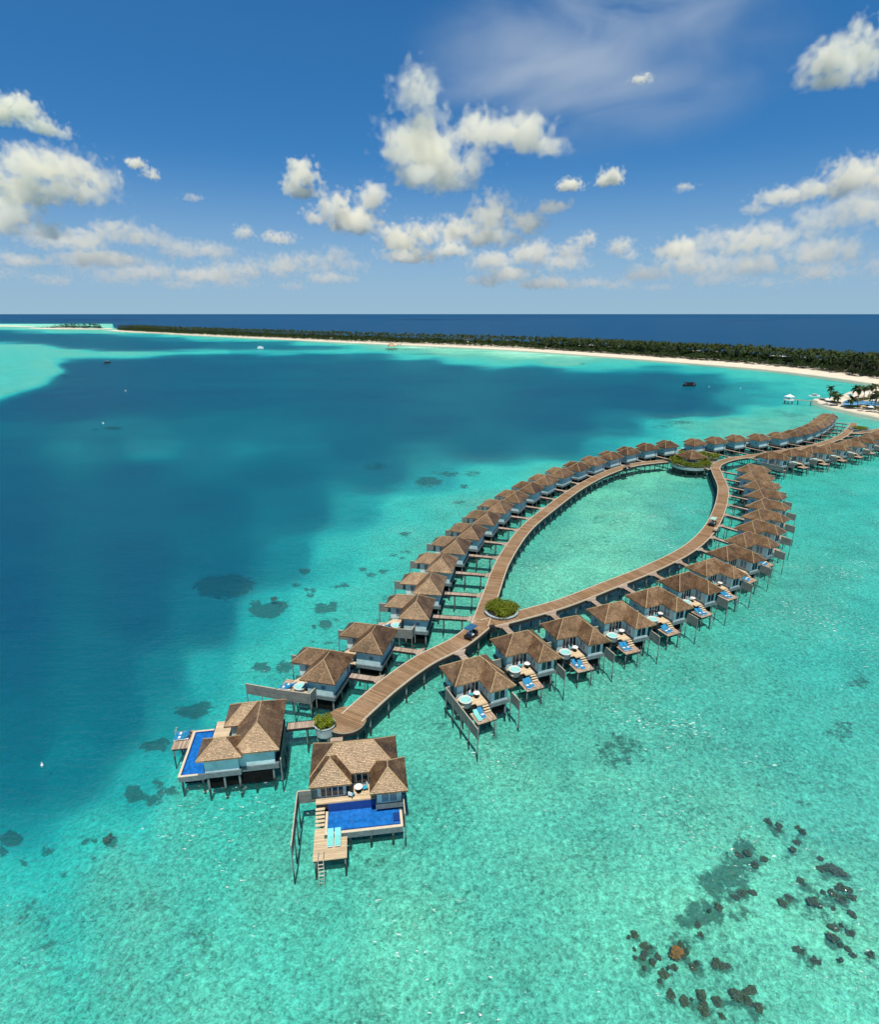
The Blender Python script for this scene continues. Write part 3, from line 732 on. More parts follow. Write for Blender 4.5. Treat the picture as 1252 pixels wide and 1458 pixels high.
# ------------------------------------------------------------------ planting on the boardwalk
def leaf_cloud(name, blobs, n, size, mat, parent=None, flat=.5, seed=1, hollow=.55):
    """leaf-sized faces through the volume of a few blobs (x,y,z,rx,ry,rz)"""
    g = np.random.default_rng(seed); V = []; 
    vol = np.array([b[3] * b[4] * b[5] for b in blobs]) ** .7; pick = g.choice(len(blobs), n, p=vol / vol.sum())
    B = np.array(blobs)[pick]
    d = g.normal(size=(n, 3)); d /= np.linalg.norm(d, axis=1)[:, None]
    d[:, 2] = np.where(d[:, 2] < -.35, -d[:, 2], d[:, 2])
    rad = hollow + (1.04 - hollow) * g.random(n) ** .5; rad = np.where(g.random(n) < .14, rad + .28 * g.random(n), rad)
    P = B[:, :3] + d * rad[:, None] * B[:, 3:6]
    nrm = d * (1 - flat) + np.array([0, 0, 1]) * flat + g.normal(size=(n, 3)) * .45; nrm /= np.linalg.norm(nrm, axis=1)[:, None]
    t1 = np.cross(nrm, g.normal(size=(n, 3))); t1 /= np.linalg.norm(t1, axis=1)[:, None]; t2 = np.cross(nrm, t1)
    sz = size * (.6 + .8 * g.random(n))[:, None]
    V = np.stack([P - t1 * sz, P - t2 * sz * .55, P + t1 * sz, P + t2 * sz * .55], 1).reshape(-1, 3)
    Fq = np.arange(n * 4).reshape(-1, 4)
    return np_mesh(name, V, Fq, mat, parent)
def round_planter(c, r, h, label_p, label_s, n=2600, seed=3, z=ZW + .02):
    t = thing('planter', label_p, 'planter', (c.x, c.y, 0))
    MB().lathe([(r * .93, z - .9), (r * .97, z - .1), (r * 1.0, z + .32), (r * 1.05, z + .36), (r * 1.05, z + .42), (r * .9, z + .42), (r * .88, z + .25)], 40).build('rim_wall', M['slab2'], t)
    MB().lathe([(r * .87, z + .2), (r * .87, z + .3)], 32).build('soil', M['darkwood'], t)
    for k in range(4):
        a = k * math.pi / 2 + .5
        MB().tube([(r * .8 * math.cos(a), r * .8 * math.sin(a), -2.3), (r * .8 * math.cos(a), r * .8 * math.sin(a), z - .88)], .12, 6).build('post', M['post'], t)
    s = thing('shrub', label_s, 'shrub', (c.x, c.y, 0))
    g = np.random.default_rng(seed); bl_ = []
    for k in range(16):
        a = g.random() * 6.28; q = r * .78 * math.sqrt(g.random()); bl_.append((q * math.cos(a), q * math.sin(a), z + .45 + h * .35 * (1.1 - q / r), r * .36, r * .36, h * .5))
    leaf_cloud('foliage', bl_, n, .13, M['leaf'], s, .45, seed)
    st = MB()
    for k in range(7):
        a = k * .9; st.tube([(.3 * math.cos(a), .3 * math.sin(a), z + .25), (r * .5 * math.cos(a), r * .5 * math.sin(a), z + .4 + h * .4)], [.05, .02], 5)
    st.build('stem', M['trunk'], s)
M['slab2'] = simple('pale_planter_wall', (0.34, 0.42, 0.45), 0.7, 0.15, 2)
c = at(714, 872, ZW); round_planter(c, 2.75, 2.0, 'big round grey planter at the fork of the boardwalk', 'broad rounded green shrub filling the planter at the boardwalk fork', 5200, 3)
c = at(463, 1034, ZW); round_planter(c, 1.25, 1.3, 'small round planter beside the end platform of the boardwalk', 'small leafy shrub in the planter by the end platform', 1500, 4)
c = at(1224, 612, ZW); round_planter(c, 3.6, 1.4, 'round planter at the upper end of the boardwalk', 'low dark green shrub in the planter at the upper boardwalk end', 2200, 5)

# pavilion on its round platform, ringed with shrubs
pc = at(983, 663, 2.0)
pv = thing('pavilion', 'small pavilion with a pyramid thatch roof on a round platform among shrubs', 'pavilion', (pc.x, pc.y, 0), .35)
MB().lathe([(5.9, 1.7), (6.0, 2.2), (6.0, 2.5), (5.7, 2.5), (5.7, 2.4)], 48).build('platform', M['slab2'], pv)
MB().lathe([(5.7, 1.1), (5.9, 1.58)], 40).build('ring_beam', M['darkwood'], pv)
rf, cp = MB(), MB(); hip(rf, cp, -3.6, 3.6, -3.6, 3.6, 5.2, .62); r = rf.build('roof', M['thatch'], pv); cp.build('ridge_cap', M['cap'], r)
for sx in (-3.2, 3.2):
    for sy in (-3.2, 3.2): MB().tube([(sx, sy, 2.5), (sx, sy, 5.3)], .14, 6).build('column', M['darkwood'], pv)
for k in range(10):
    a = k * math.pi / 5; MB().tube([(5.3 * math.cos(a), 5.3 * math.sin(a), -2.3), (5.3 * math.cos(a), 5.3 * math.sin(a), 1.1)], .15, 6).build('post', M['post'], pv)
hl = MB(); hl.box(-1.6, 1.6, -1.6, 1.6, 2.51, 3.6); hl.build('counter', M['wall'], pv)
hs = thing('hedge', 'ring of bright green shrubs round the small thatched pavilion', 'hedge', (pc.x, pc.y, 0))
g = np.random.default_rng(8); bb = []
for k in range(34):
    a = k / 34 * 6.283 + g.normal() * .05; q = 5.2 + g.normal() * .25; bb.append((q * math.cos(a), q * math.sin(a), 3.25 + g.normal() * .2, 1.25, 1.25, 1.1 + .45 * g.random()))
leaf_cloud('foliage', bb, 7500, .17, M['leaf'], hs, .4, 9)
h2 = thing('hedge', 'row of green shrubs along the boardwalk right of the pavilion', 'hedge', (pc.x, pc.y, 0))
pA, pB = at(972, 649, 3) - pc, at(1022, 653, 3) - pc; bb = []
for k in range(22):
    f = k / 21; bb.append((pA.x + (pB.x - pA.x) * f + g.normal() * .3, pA.y + (pB.y - pA.y) * f + g.normal() * .6, 3.5 + g.normal() * .2, 1.2, 1.5, 1.1 + .4 * g.random()))
leaf_cloud('foliage', bb, 4200, .18, M['leaf'], h2, .4, 10)
pf = MB(); q = [at(966, 657, 2.3), at(966, 646, 2.3), at(1024, 648, 2.3), at(1020, 662, 2.3)]
pf.prism([(v.x - pc.x, v.y - pc.y) for v in q], 1.7, 2.3); pf.build('planting_bed', M['slab'], h2)

# ------------------------------------------------------------------ things on the boardwalk
def buggy(p, rz, label, roofmat):
    t = thing('golf_buggy', label, 'golf buggy', p, rz)
    b = MB(); b.box(-.58, .58, -1.15, 1.1, .28, .42); b.box(-.5, .5, 1.0, 1.25, .3, .72); b.box(-.55, .55, -1.2, -.35, .42, .62)
    b.v += [(-.5, .7, .42), (.5, .7, .42), (.5, 1.1, .42), (-.5, 1.1, .42), (-.5, .85, .95), (.5, .85, .95), (.5, 1.0, .9), (-.5, 1.0, .9)]
    k = len(b.v) - 8
    for q in ((3,2,1,0),(4,5,6,7),(0,1,5,4),(1,2,6,5),(2,3,7,6),(3,0,4,7)): b.f.append(tuple(k + i for i in q))
    b.build('body', M['black'], t)
    s = MB(); s.box(-.5, .5, -.35, .15, .55, .68); s.box(-.5, .5, -.45, -.36, .6, 1.05); s.build('seat', M['frame'], t)
    s = MB(); s.box(-.5, .5, -1.1, -.62, .622, .72); s.build('rear_seat', M['black'], t)
    r = MB(); r.box(-.62, .62, -1.15, .85, 1.78, 1.85); r.box(-.5, .5, -1.0, .7, 1.852, 1.885); r.build('roof', roofmat, t)
    for sx in (-.55, .55):
        MB().tube([(sx, .9, .7), (sx, .72, 1.78)], .022, 5).build('pillar', M['chrome'], t); MB().tube([(sx, -.6, .6), (sx, -.75, 1.78)], .022, 5).build('pillar', M['chrome'], t)
        for sy in (-.75, .82):
            wh = MB().tube([(sx - .09, sy, .24), (sx + .09, sy, .24)], .24, 12).build('wheel', M['tyre'], t)
            MB().tube([(sx - .095, sy, .24), (sx + .095, sy, .24)], .11, 8).build('rim', M['chrome'], wh)
    MB().tube([(-.25, .72, .9), (-.25, .55, 1.0)], .14, 8).build('steering_wheel', M['black'], t)
    return t
zb = ZW + .012
d0 = lane_stem[-1] - lane_stem[-2]
q = at(671, 907, zb); buggy((q.x, q.y, zb), math.atan2(d0.y, d0.x) - math.pi / 2, 'dark golf buggy with a blue canopy on the boardwalk near the fork', M['buggyblue'])
q = at(1015, 748, zb); buggy((q.x, q.y, zb), R_(-38), 'golf buggy with a pale green canopy on the right arm of the loop', M['buggygreen'])
q = at(893, 669, zb); buggy((q.x, q.y, zb), R_(-62), 'small dark golf buggy far along the left arm of the loop', M['black'])
q = at(701, 899, zb)
bn = thing('waste_bin', 'dark square bin at the edge of the boardwalk by the fork', 'bin', (q.x, q.y, zb), .5)
MB().box(-.32, .32, -.32, .32, 0, .95).build('body', M['black'], bn); MB().box(-.36, .36, -.36, .36, .952, 1.02).build('lid', M['darkwood'], bn)
q = at(1019, 757, zb)
cart = thing('luggage_cart', 'dark luggage cart parked at the boardwalk edge near the green buggy', 'cart', (q.x, q.y, zb), R_(-30))
MB().box(-.45, .45, -.8, .8, .3, .4).build('platform', M['black'], cart); MB().box(-.4, .4, -.5, .4, .402, .85).build('luggage', M['red2'] if 'red2' in M else M['rail'], cart)
MB().tube([(-.4, -.8, .4), (-.4, -.9, 1.1), (.4, -.9, 1.1), (.4, -.8, .4)], .025, 5).build('handle', M['chrome'], cart)
for sx in (-.4, .4):
    for sy in (-.6, .6): MB().tube([(sx - .04, sy, .15), (sx + .04, sy, .15)], .15, 8).build('wheel', M['tyre'], cart)
# ------------------------------------------------------------------ lagoon: seabed and water
CTRL = []
def row(y, *xs): CTRL.extend((x, y, d) for x, d in xs)
row(1458,(0,.27),(300,.22),(600,.2),(900,.2),(1252,.2)); row(1350,(0,.3),(200,.25),(600,.2),(1000,.2),(1252,.2))
row(1250,(0,.42),(150,.3),(400,.25),(800,.22),(1252,.22)); row(1180,(0,.6),(120,.45),(250,.30),(600,.23),(1000,.22))
row(1100,(0,.75),(100,.68),(190,.52),(280,.36),(700,.2),(1252,.25)); row(1020,(0,.85),(150,.75),(250,.58),(320,.45),(420,.32),(600,.22),(900,.22),(1252,.3))
row(940,(0,.92),(140,.80),(220,.66),(290,.52),(370,.41),(440,.37),(700,.22),(1000,.25),(1252,.33)); row(860,(0,1.0),(190,.92),(290,.76),(370,.52),(440,.41),(520,.37),(570,.32),(660,.22),(800,.2),(1100,.3),(1252,.35))
row(780,(0,1.0),(200,.97),(310,.88),(400,.66),(470,.46),(540,.38),(590,.34),(650,.28),(850,.2),(1200,.32)); row(720,(0,1.0),(300,.94),(420,.80),(500,.60),(570,.44),(640,.37),(700,.28),(880,.2),(1180,.35),(1252,.36))
row(670,(0,.97),(200,.95),(400,.90),(530,.78),(610,.58),(690,.42),(790,.33),(930,.2),(1200,.34)); row(630,(0,.93),(150,.88),(300,.82),(500,.9),(700,.85),(800,.78),(860,.6),(910,.47),(960,.4),(1150,.3))
row(634,(140,.72),(220,.66),(320,.70),(420,.80)); row(603,(0,.88),(130,.80),(200,.80),(300,.85),(600,.92),(800,.93),(880,.75),(930,.5),(980,.28),(1050,.22),(1120,.25),(1200,.3),(1252,.3))
row(580,(0,1.02),(100,1.06),(250,.96),(500,.93),(800,.95),(950,.97),(1020,.9),(1045,.6),(1075,.3),(1130,.34),(1180,.3)); row(565,(60,1.08),(180,1.06),(300,.98),(800,.96),(900,1.0),(980,.98),(1060,.62),(1100,.55),(1150,.45))
row(550,(60,1.0),(200,.98),(500,.96),(800,.97),(900,.98),(1000,.88),(1060,.62),(1110,.5),(1160,.42),(1200,.4)); row(535,(130,1.0),(300,.97),(600,.94),(750,.93),(850,.9),(950,.95),(1010,.8),(1040,.4),(1100,.42),(1170,.4))
row(524,(150,1.0),(300,.97),(500,.95),(650,.93),(760,.88),(840,.45),(940,.62),(1000,.45),(1050,.36),(1100,.32)); row(515,(250,1.0),(400,.95),(520,.92),(610,.85),(660,.42),(720,.3),(800,.2),(900,.36),(960,.3))
row(505,(160,.97),(230,.97),(330,.95),(450,.9),(530,.8),(590,.4),(650,.22),(740,.1),(830,.15)); row(499.5,(290,.6),(340,.5),(400,.5),(460,.42),(520,.4),(570,.3),(640,.15),(740,.12))
row(494,(250,.95),(330,.8),(400,.85),(460,.75),(500,.5),(540,.2),(600,.1)); row(488,(200,.95),(280,.9),(340,.75),(400,.7),(440,.35),(500,.15)); row(482,(100,.95),(180,.92),(240,.75),(300,.35),(380,.2))
row(477,(0,.95),(70,.95),(130,.85),(200,.6),(260,.3),(320,.2)); row(472,(0,.9),(40,.6),(90,.3),(160,.2),(200,.15)); row(467,(0,.22),(50,.15),(120,.15)); row(463,(0,.05),(60,.1))
CT = np.array(CTRL, float)
def lag(y): return 420.0 * np.log(np.maximum(y - YH, 3.0))
SPIT = [(-60,487),(0,488),(56,490),(106,496.5),(150,499),(200,500.2),(250,499.5),(320,498.6),(320,501),(250,503.5),(190,506.5),(140,508),(100,510),(76,514),(84,521),(87,527),(80,536),(50,549),(20,560),(0,566),(-60,585)]
def poly_sd(px, py, poly, sy):
    """signed distance (positive inside) to a polygon, y scaled"""
    P = np.array(poly, float); Q = np.roll(P, -1, 0); d = np.full(px.shape, 1e9); ins = np.zeros(px.shape, bool)
    for (ax, ay), (bx, by) in zip(P, Q):
        ex, ey = bx - ax, (by - ay) * sy; wx, wy = px - ax, (py - ay) * sy
        t = np.clip((wx * ex + wy * ey) / (ex * ex + ey * ey), 0, 1)
        d = np.minimum(d, np.hypot(wx - ex * t, wy - ey * t))
        c = (ay <= py) != (by <= py); xx = ax + (py - ay) / np.where(by == ay, 1e-9, by - ay) * (bx - ax)
        ins ^= c & (px < xx)
    return np.where(ins, d, -d)
def sst(a, b, x): t = np.clip((x - a) / (b - a), 0, 1); return t * t * (3 - 2 * t)
# dark reef patches (photograph spot, half width, half height, strength, tilt)
REEF = [(318,819,41,17,1.0),(378,858,24,9,1.0),(396,851,15,7,.9),(362,846,9,5,.6),(270,997,26,8,1.0),(288,989,14,6,.8),(214,1045,20,7,.85),(229,1038,10,5,.7),(188,1113,15,12,1.1),(216,1124,14,8,.8),(238,1112,16,7,.7),
 (222,1097,9,5,.6),(10,1175,17,11,1.1),(-2,1192,9,8,.9),(117,1180,9,6,.8),(130,1181,6,4,.8),(153,1182,11,9,.9),(66,1193,10,5,.6),(28,1211,7,5,.7),(60,1200,6,3,.6),(128,1207,7,5,.6),(88,1230,8,4,.5),(371,939,14,7,.9),(404,938,13,8,.9),
 (463,857,16,6,1.0),(456,853,8,5,.9),(474,852,6,5,.8),(463,878,10,7,.9),(447,883,4,3,.8),(478,873,4,2,.7),(436,830,6,4,.7),(446,831,6,3,.7),(441,838,6,2,.6),(433,801,8,4,.8),(421,821,6,3,.8),(480,826,9,4,.7),(490,824,8,4,.7),(516,803,7,3,.8),
 (528,810,9,5,.6),(546,806,8,3,.7),(443,900,6,3,.5),(470,904,10,4,.5),(576,753,9,3,.7),(560,783,6,3,.6),(572,786,7,3,.6),(610,678,20,7,.7),(640,668,16,4,.6),(672,668,14,5,.5),(661,686,7,2,.8),(654,709,10,3,.7),(620,665,12,3,.4),(535,655,20,6,.5),
 (578,778,8,3,.6),(548,842,5,4,.5),(537,872,6,4,.4),(880,1062,36,30,.45),(1140,1115,60,26,.2),(1060,1215,36,28,.72),(1035,1245,36,24,.72),(1005,1290,38,20,.65),(1052,1262,20,9,.6),(985,1300,22,12,.6),(965,1330,28,16,.5),(1060,1290,24,9,.5),(1170,1270,46,34,.4),
 (1200,1035,26,10,.5),(1205,1022,18,8,.5),(1195,1055,14,6,.4),(1225,960,24,8,.5),(1090,700,36,12,.22),(965,598,24,4,.45),(945,603,18,3,.4),(1130,588,20,4,.42),(1112,583,12,3,.35),(150,515,11,1.8,.5),(148,538,60,2.5,.25),(90,531,8,.9,.7),(160,603,14,2.2,.8),(135,605,8,1.5,.6),
 (860,850,30,10,.3),(960,790,24,7,.3),(868,735,34,7,.28),(840,770,46,16,.22),(770,800,30,10,.25),(900,700,40,8,.2),(800,830,30,9,.2),(720,790,18,14,.2),(640,1020,22,14,.3),(540,1215,20,10,.35),(280,1330,40,22,.25),(190,1370,30,26,.2),(330,1420,26,20,.2),(40,1290,34,26,.3),(60,1330,30,18,.25),(180,1280,14,8,.4),(370,1280,20,12,.2),
 (480,1290,50,12,.12),(640,1180,60,18,.12),(720,1120,40,20,.15),(930,1010,50,24,.12),(1120,900,60,20,.14),(1000,1120,60,18,.12),(760,1250,60,20,.1),(900,1400,50,20,.15),(650,1400,60,20,.12),(1180,820,50,14,.15),(1160,760,40,10,.12),
 (740,521,14,1,.45),(690,521,16,1,.5),(610,503,40,1.2,.45),(540,503,30,1,.4),(350,487,30,1,.5),(400,488,20,.8,.5),(300,483,24,.8,.45),(790,516,40,1,.3),(880,524,30,1.2,.35),(1070,542,26,1.5,.35),(1110,543,20,1,.3),(1190,546,16,1,.35),(830,517,5,.8,.8),(890,520,60,1,.2)]
ROCKS = [(1181,1229,10,6),(1195,1232,12,7),(1206,1236,8,5),(1126,1268,11,8),(1160,1277,10,8),(1170,1282,9,6),(1187,1262,9,6),(1199,1268,8,5),(1205,1274,7,5),(1202,1256,9,4),(1212,1258,6,3),(1148,1250,7,4),(1131,1203,7,4),(1145,1176,6,5),(1201,1308,8,6),(1212,1318,9,5),
 (1189,1328,9,6),(1200,1337,9,6),(1145,1345,6,5),(1163,1357,9,6),(1200,1360,8,5),(1244,1350,6,5),(905,1321,7,6),(929,1338,8,6),(920,1350,7,6),(931,1361,6,5),(919,1369,8,5),(906,1353,5,4),(978,1347,6,5),(994,1363,8,7),(1023,1360,9,7),(1038,1364,7,5),(953,1371,6,5),(942,1388,5,5),
 (958,1406,9,7),(987,1412,7,5),(1001,1413,8,5),(1024,1417,9,6),(1008,1428,10,7),(1019,1450,6,6),(1050,1409,11,7),(1064,1413,9,5),(1083,1424,11,8),(1000,1320,7,4),(1012,1290,6,4),(975,1352,7,5),(1060,1262,8,5),(1045,1266,9,5),(1066,1208,8,4),(1078,1224,7,4),(1100,1165,7,3),(1110,1172,6,3),(390,849,7,4),(156,1182,7,6)]
angs = np.concatenate([np.radians(np.linspace(-46, 46, 380)), np.radians(np.linspace(46, 314, 70))[1:-1]])
radii = np.concatenate([[2.0], np.geomspace(18, 4200, 400), [6000, 9000, 14000, 22000, 40000, 70000, 110000]])
AA, RR = np.meshgrid(angs, radii); GX, GY = RR * np.sin(AA), RR * np.cos(AA)
def lagoon_fields(X, Y):
    zc = Y * CP + H * SP; ok = (Y > 15) & (zc > 10); zc = np.where(ok, zc, 10.0)
    px = 626 + F * X / zc; py = 729 - F * (Y * SP - H * CP) / zc
    px = np.where(ok, px, 626.0); py = np.where(ok, py, 1458.0)
    px = np.clip(px, -400, 1700); py = np.clip(py, YH + 1, 1700)
    # a little wander so that no outline is a clean ellipse
    sc_ = (py - YH) / 300
    n1 = np.sin(X * .043 + 1.3 * np.sin(Y * .031)) + .6 * np.sin(Y * .071 + X * .025 + 2.0); n2 = np.sin(Y * .05 + 1.7 * np.sin(X * .027 + 1)) + .5 * np.sin(X * .09 - Y * .04)
    wx, wy = px + n1 * 9 * np.minimum(1, sc_ + .3), py + n2 * 5 * sc_
    num = np.zeros(px.shape); den = np.zeros(px.shape); lw = lag(wy); lc = lag(CT[:, 1])
    for (cx, cy, d), l in zip(CTRL, lc):
        q = ((wx - cx) ** 2 + ((lw - l) * 1.15) ** 2) / 3600.0
        w = 1 / (q * q + .02); num += w * d; den += w
    dep = num / den
    sd = poly_sd(px, py, SPIT, 3.0); m = sst(-15, 11, sd + n1 * 3.5)
    dep = dep * (1 - m) + .27 * m + m * .06 * np.clip((sd - 8) / 40, 0, 1)
    m = sst(462.0, 459.0, py + 0 * px) ; ocean = np.maximum(m * (px < 330), sst(0, -3, py - np.interp(px, [150, 300, 450, 640, 850, 1050, 1252, 1500], [467.5, 474.5, 481, 488, 498, 510, 530, 556])) * (px > 160))
    dep = np.where(ok, dep * (1 - ocean) + 1.45 * ocean, .25)
    return px, py, dep
REEF += [(x, y + 2, rx * 1.5, ry * 1.7, .62) for x, y, rx, ry in ROCKS]
px, py, DEP = lagoon_fields(GX, GY)
REEFM = np.zeros(px.shape)
for cx, cy, rx, ry, s in REEF:
    q = np.hypot((px - cx) / rx, (py - cy) / ry); REEFM = np.maximum(REEFM, s * sst(1.45, .55, q))
nR, nA = GX.shape
idx = np.arange(nR * nA).reshape(nR, nA); nxt = np.roll(idx, -1, 1)
FQ = np.stack([idx[:-1], nxt[:-1], nxt[1:], idx[1:]], -1).reshape(-1, 4)[:, ::-1]
BEDZ = -1.0 - 2.1 * np.clip((DEP - .25) / .8, 0, 1.3)
def add_attr(o, name, arr): o.data.attributes.new(name, 'FLOAT', 'POINT').data.foreach_set('value', arr.astype(np.float32).ravel())

m, nt = new_mat('sand_seabed'); n = N(nt); M['seabed'] = m
geo = n('ShaderNodeNewGeometry'); P = geo.outputs['Position']
ad = n('ShaderNodeAttribute', attribute_name='depth'); ar = n('ShaderNodeAttribute', attribute_name='reef')
smp = n('ShaderNodeMapping', {0: P, 2: (0, 0, R_(-14)), 3: (.003, .014, 1)}); strk = n.noise(smp.outputs[0], 1.0, 5, .62, .8)
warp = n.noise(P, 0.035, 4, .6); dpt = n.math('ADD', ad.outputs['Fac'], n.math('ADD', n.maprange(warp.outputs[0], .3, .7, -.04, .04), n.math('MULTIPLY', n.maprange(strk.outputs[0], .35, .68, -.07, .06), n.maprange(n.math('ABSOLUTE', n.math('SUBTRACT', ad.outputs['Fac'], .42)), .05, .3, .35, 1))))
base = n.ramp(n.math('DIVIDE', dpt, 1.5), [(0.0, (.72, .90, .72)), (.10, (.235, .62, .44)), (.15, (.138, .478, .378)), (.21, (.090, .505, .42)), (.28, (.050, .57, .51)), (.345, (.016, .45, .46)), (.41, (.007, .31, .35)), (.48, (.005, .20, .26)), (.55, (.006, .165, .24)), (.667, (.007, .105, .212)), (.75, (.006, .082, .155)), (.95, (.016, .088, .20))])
med = n.noise(P, .11, 5, .62); fine = n.noise(P, 2.5, 5, .72, .9)
vor = n('ShaderNodeTexVoronoi', {'Vector': n('ShaderNodeVectorMath', {0: P, 1: n('ShaderNodeVectorMath', {0: fine.outputs['Color'], 'Scale': 1.1}, operation='SCALE')}, operation='ADD'), 'Scale': 2.1}, feature='SMOOTH_F1')
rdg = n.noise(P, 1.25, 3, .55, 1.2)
shal = n.maprange(dpt, .32, .62, 1.0, 0.0)
v = n.math('ADD', n.maprange(med.outputs[0], .3, .7, -.22, .2), n.math('ADD', n.maprange(fine.outputs[0], .36, .64, -.31, .31, True), n.math('MULTIPLY', n.maprange(n.math('ABSOLUTE', n.math('SUBTRACT', rdg.outputs[0], .5)), 0, .07, 1, 0, True), .34)))  # the thin bright ridge lines paint caustic light into the seabed colour
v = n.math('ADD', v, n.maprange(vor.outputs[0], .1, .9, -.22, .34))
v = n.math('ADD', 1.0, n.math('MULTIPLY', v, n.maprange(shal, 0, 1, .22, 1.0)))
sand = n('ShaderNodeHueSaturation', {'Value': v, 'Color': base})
# coral rubble breaking up the sand where the reef map says so
rn = n.noise(P, .42, 6, .78, .8); rn2 = n.noise(P, 1.4, 4, .7)
rm = n.math('ADD', n.math('ADD', n.math('MULTIPLY', ar.outputs['Fac'], 1.25), n.maprange(rn.outputs[0], .25, .75, -.75, .45)), n.maprange(rn2.outputs[0], .25, .75, -.42, .42))
rmask = n.math('MULTIPLY', n.maprange(rm, .18, .62, 0, 1, True), n.math('GREATER_THAN', ar.outputs['Fac'], .01))
reefc = n.mix(n.maprange(rn2.outputs[0], .3, .7), (.014, .065, .065), (.055, .125, .090))
reefd = n.mix(n.maprange(dpt, .35, .8), reefc, (.005, .030, .042))
# scattered rubble flecks all over the shallows
fl = n.noise(P, .55, 6, .75, .4); pat = n.noise(P, .045, 4, .6)
flm = n.math('MULTIPLY', n.maprange(n.math('ADD', fl.outputs[0], n.maprange(pat.outputs[0], .35, .7, -.10, .07)), .60, .70), n.math('MULTIPLY', shal, .55))
col = n.mix(flm, sand.outputs[0], (.035, .20, .155)); col = n.mix(n.math('MULTIPLY', rmask, .82), col, reefd)
bh = n.math('ADD', n.math('MULTIPLY', fine.outputs[0], 1.0), n.math('MULTIPLY', vor.outputs[0], .8))
bp = n('ShaderNodeBump', {'Strength': .55, 'Distance': .5, 'Height': bh})
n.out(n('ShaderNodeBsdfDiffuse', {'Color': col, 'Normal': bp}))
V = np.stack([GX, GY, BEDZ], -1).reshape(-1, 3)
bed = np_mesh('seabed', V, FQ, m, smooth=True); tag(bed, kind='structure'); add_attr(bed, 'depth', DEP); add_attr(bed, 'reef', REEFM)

m, nt = new_mat('lagoon_water'); n = N(nt); M['water'] = m
geo = n('ShaderNodeNewGeometry'); P = geo.outputs['Position']
ad = n('ShaderNodeAttribute', attribute_name='depth')
st = n('ShaderNodeMapping', {0: P, 2: (0, 0, R_(18)), 3: (.85, 1.1, 1)})
w1 = n.noise(st.outputs[0], .30, 3, .55, .3); w2 = n.noise(st.outputs[0], 1.15, 4, .6, .5); w3 = n.noise(P, .012, 3, .5)
hgt = n.math('ADD', n.math('MULTIPLY', w1.outputs[0], 1.0), n.math('MULTIPLY', w2.outputs[0], .7))
bp = n('ShaderNodeBump', {'Strength': .75, 'Distance': .45, 'Height': hgt})
bps = n('ShaderNodeBump', {'Strength': 1.0, 'Distance': .9, 'Height': n.math('MULTIPLY', w2.outputs[0], 1.0)})
fr = n('ShaderNodeFresnel', {'IOR': 1.33, 'Normal': bp})
fac = n.math('MINIMUM', n.math('MULTIPLY', fr.outputs[0], .62), n.maprange(ad.outputs['Fac'], .3, .85, .26, .085))
tr_ = n('ShaderNodeBsdfTransparent', {'Color': (.80, .985, .975, 1)})
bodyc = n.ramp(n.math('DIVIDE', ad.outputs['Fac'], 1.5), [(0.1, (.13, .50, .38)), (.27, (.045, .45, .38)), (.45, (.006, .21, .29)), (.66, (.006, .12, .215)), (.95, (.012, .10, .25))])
body = n('ShaderNodeBsdfDiffuse', {'Color': bodyc, 'Normal': bps})
kf = n.maprange(ad.outputs['Fac'], .22, .9, .05, .42)
b1 = n('ShaderNodeMixShader', {0: kf, 1: tr_, 2: body})
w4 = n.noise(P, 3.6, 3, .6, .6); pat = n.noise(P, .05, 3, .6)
rp = n('ShaderNodeMapping', {0: P, 2: (0, 0, R_(6)), 3: (.16, .75, 1)}); w5 = n.noise(rp.outputs[0], 1.0, 4, .6, .3)
hgt = n.math('ADD', hgt, n.math('MULTIPLY', w5.outputs[0], n.maprange(ad.outputs['Fac'], .3, .7, 0, .75)))
bpg = n('ShaderNodeBump', {'Strength': n.maprange(ad.outputs['Fac'], .3, .7, 1.0, .5), 'Distance': .5, 'Height': n.math('ADD', hgt, n.math('MULTIPLY', w4.outputs[0], .2))})
gl = n('ShaderNodeBsdfGlossy', {'Color': (.9, .95, 1, 1), 'Roughness': n.maprange(ad.outputs['Fac'], .3, .8, .07, .22), 'Normal': bpg})
# sun glints on wavelets, painted as sparse white flecks in drifting patches
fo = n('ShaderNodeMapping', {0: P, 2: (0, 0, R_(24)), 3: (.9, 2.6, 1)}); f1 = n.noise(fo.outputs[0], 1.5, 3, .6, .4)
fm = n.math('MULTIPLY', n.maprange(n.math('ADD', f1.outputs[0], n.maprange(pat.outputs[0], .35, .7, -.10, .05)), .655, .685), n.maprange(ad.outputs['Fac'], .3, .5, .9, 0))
glint = n('ShaderNodeBsdfDiffuse', {'Color': (.86, .88, .86, 1)})
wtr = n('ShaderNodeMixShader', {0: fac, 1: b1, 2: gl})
n.out(n('ShaderNodeMixShader', {0: fm, 1: wtr, 2: glint}))
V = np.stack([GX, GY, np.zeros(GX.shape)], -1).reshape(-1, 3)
wat = np_mesh('water', V, FQ, m, smooth=True); tag(wat, kind='structure'); add_attr(wat, 'depth', DEP)

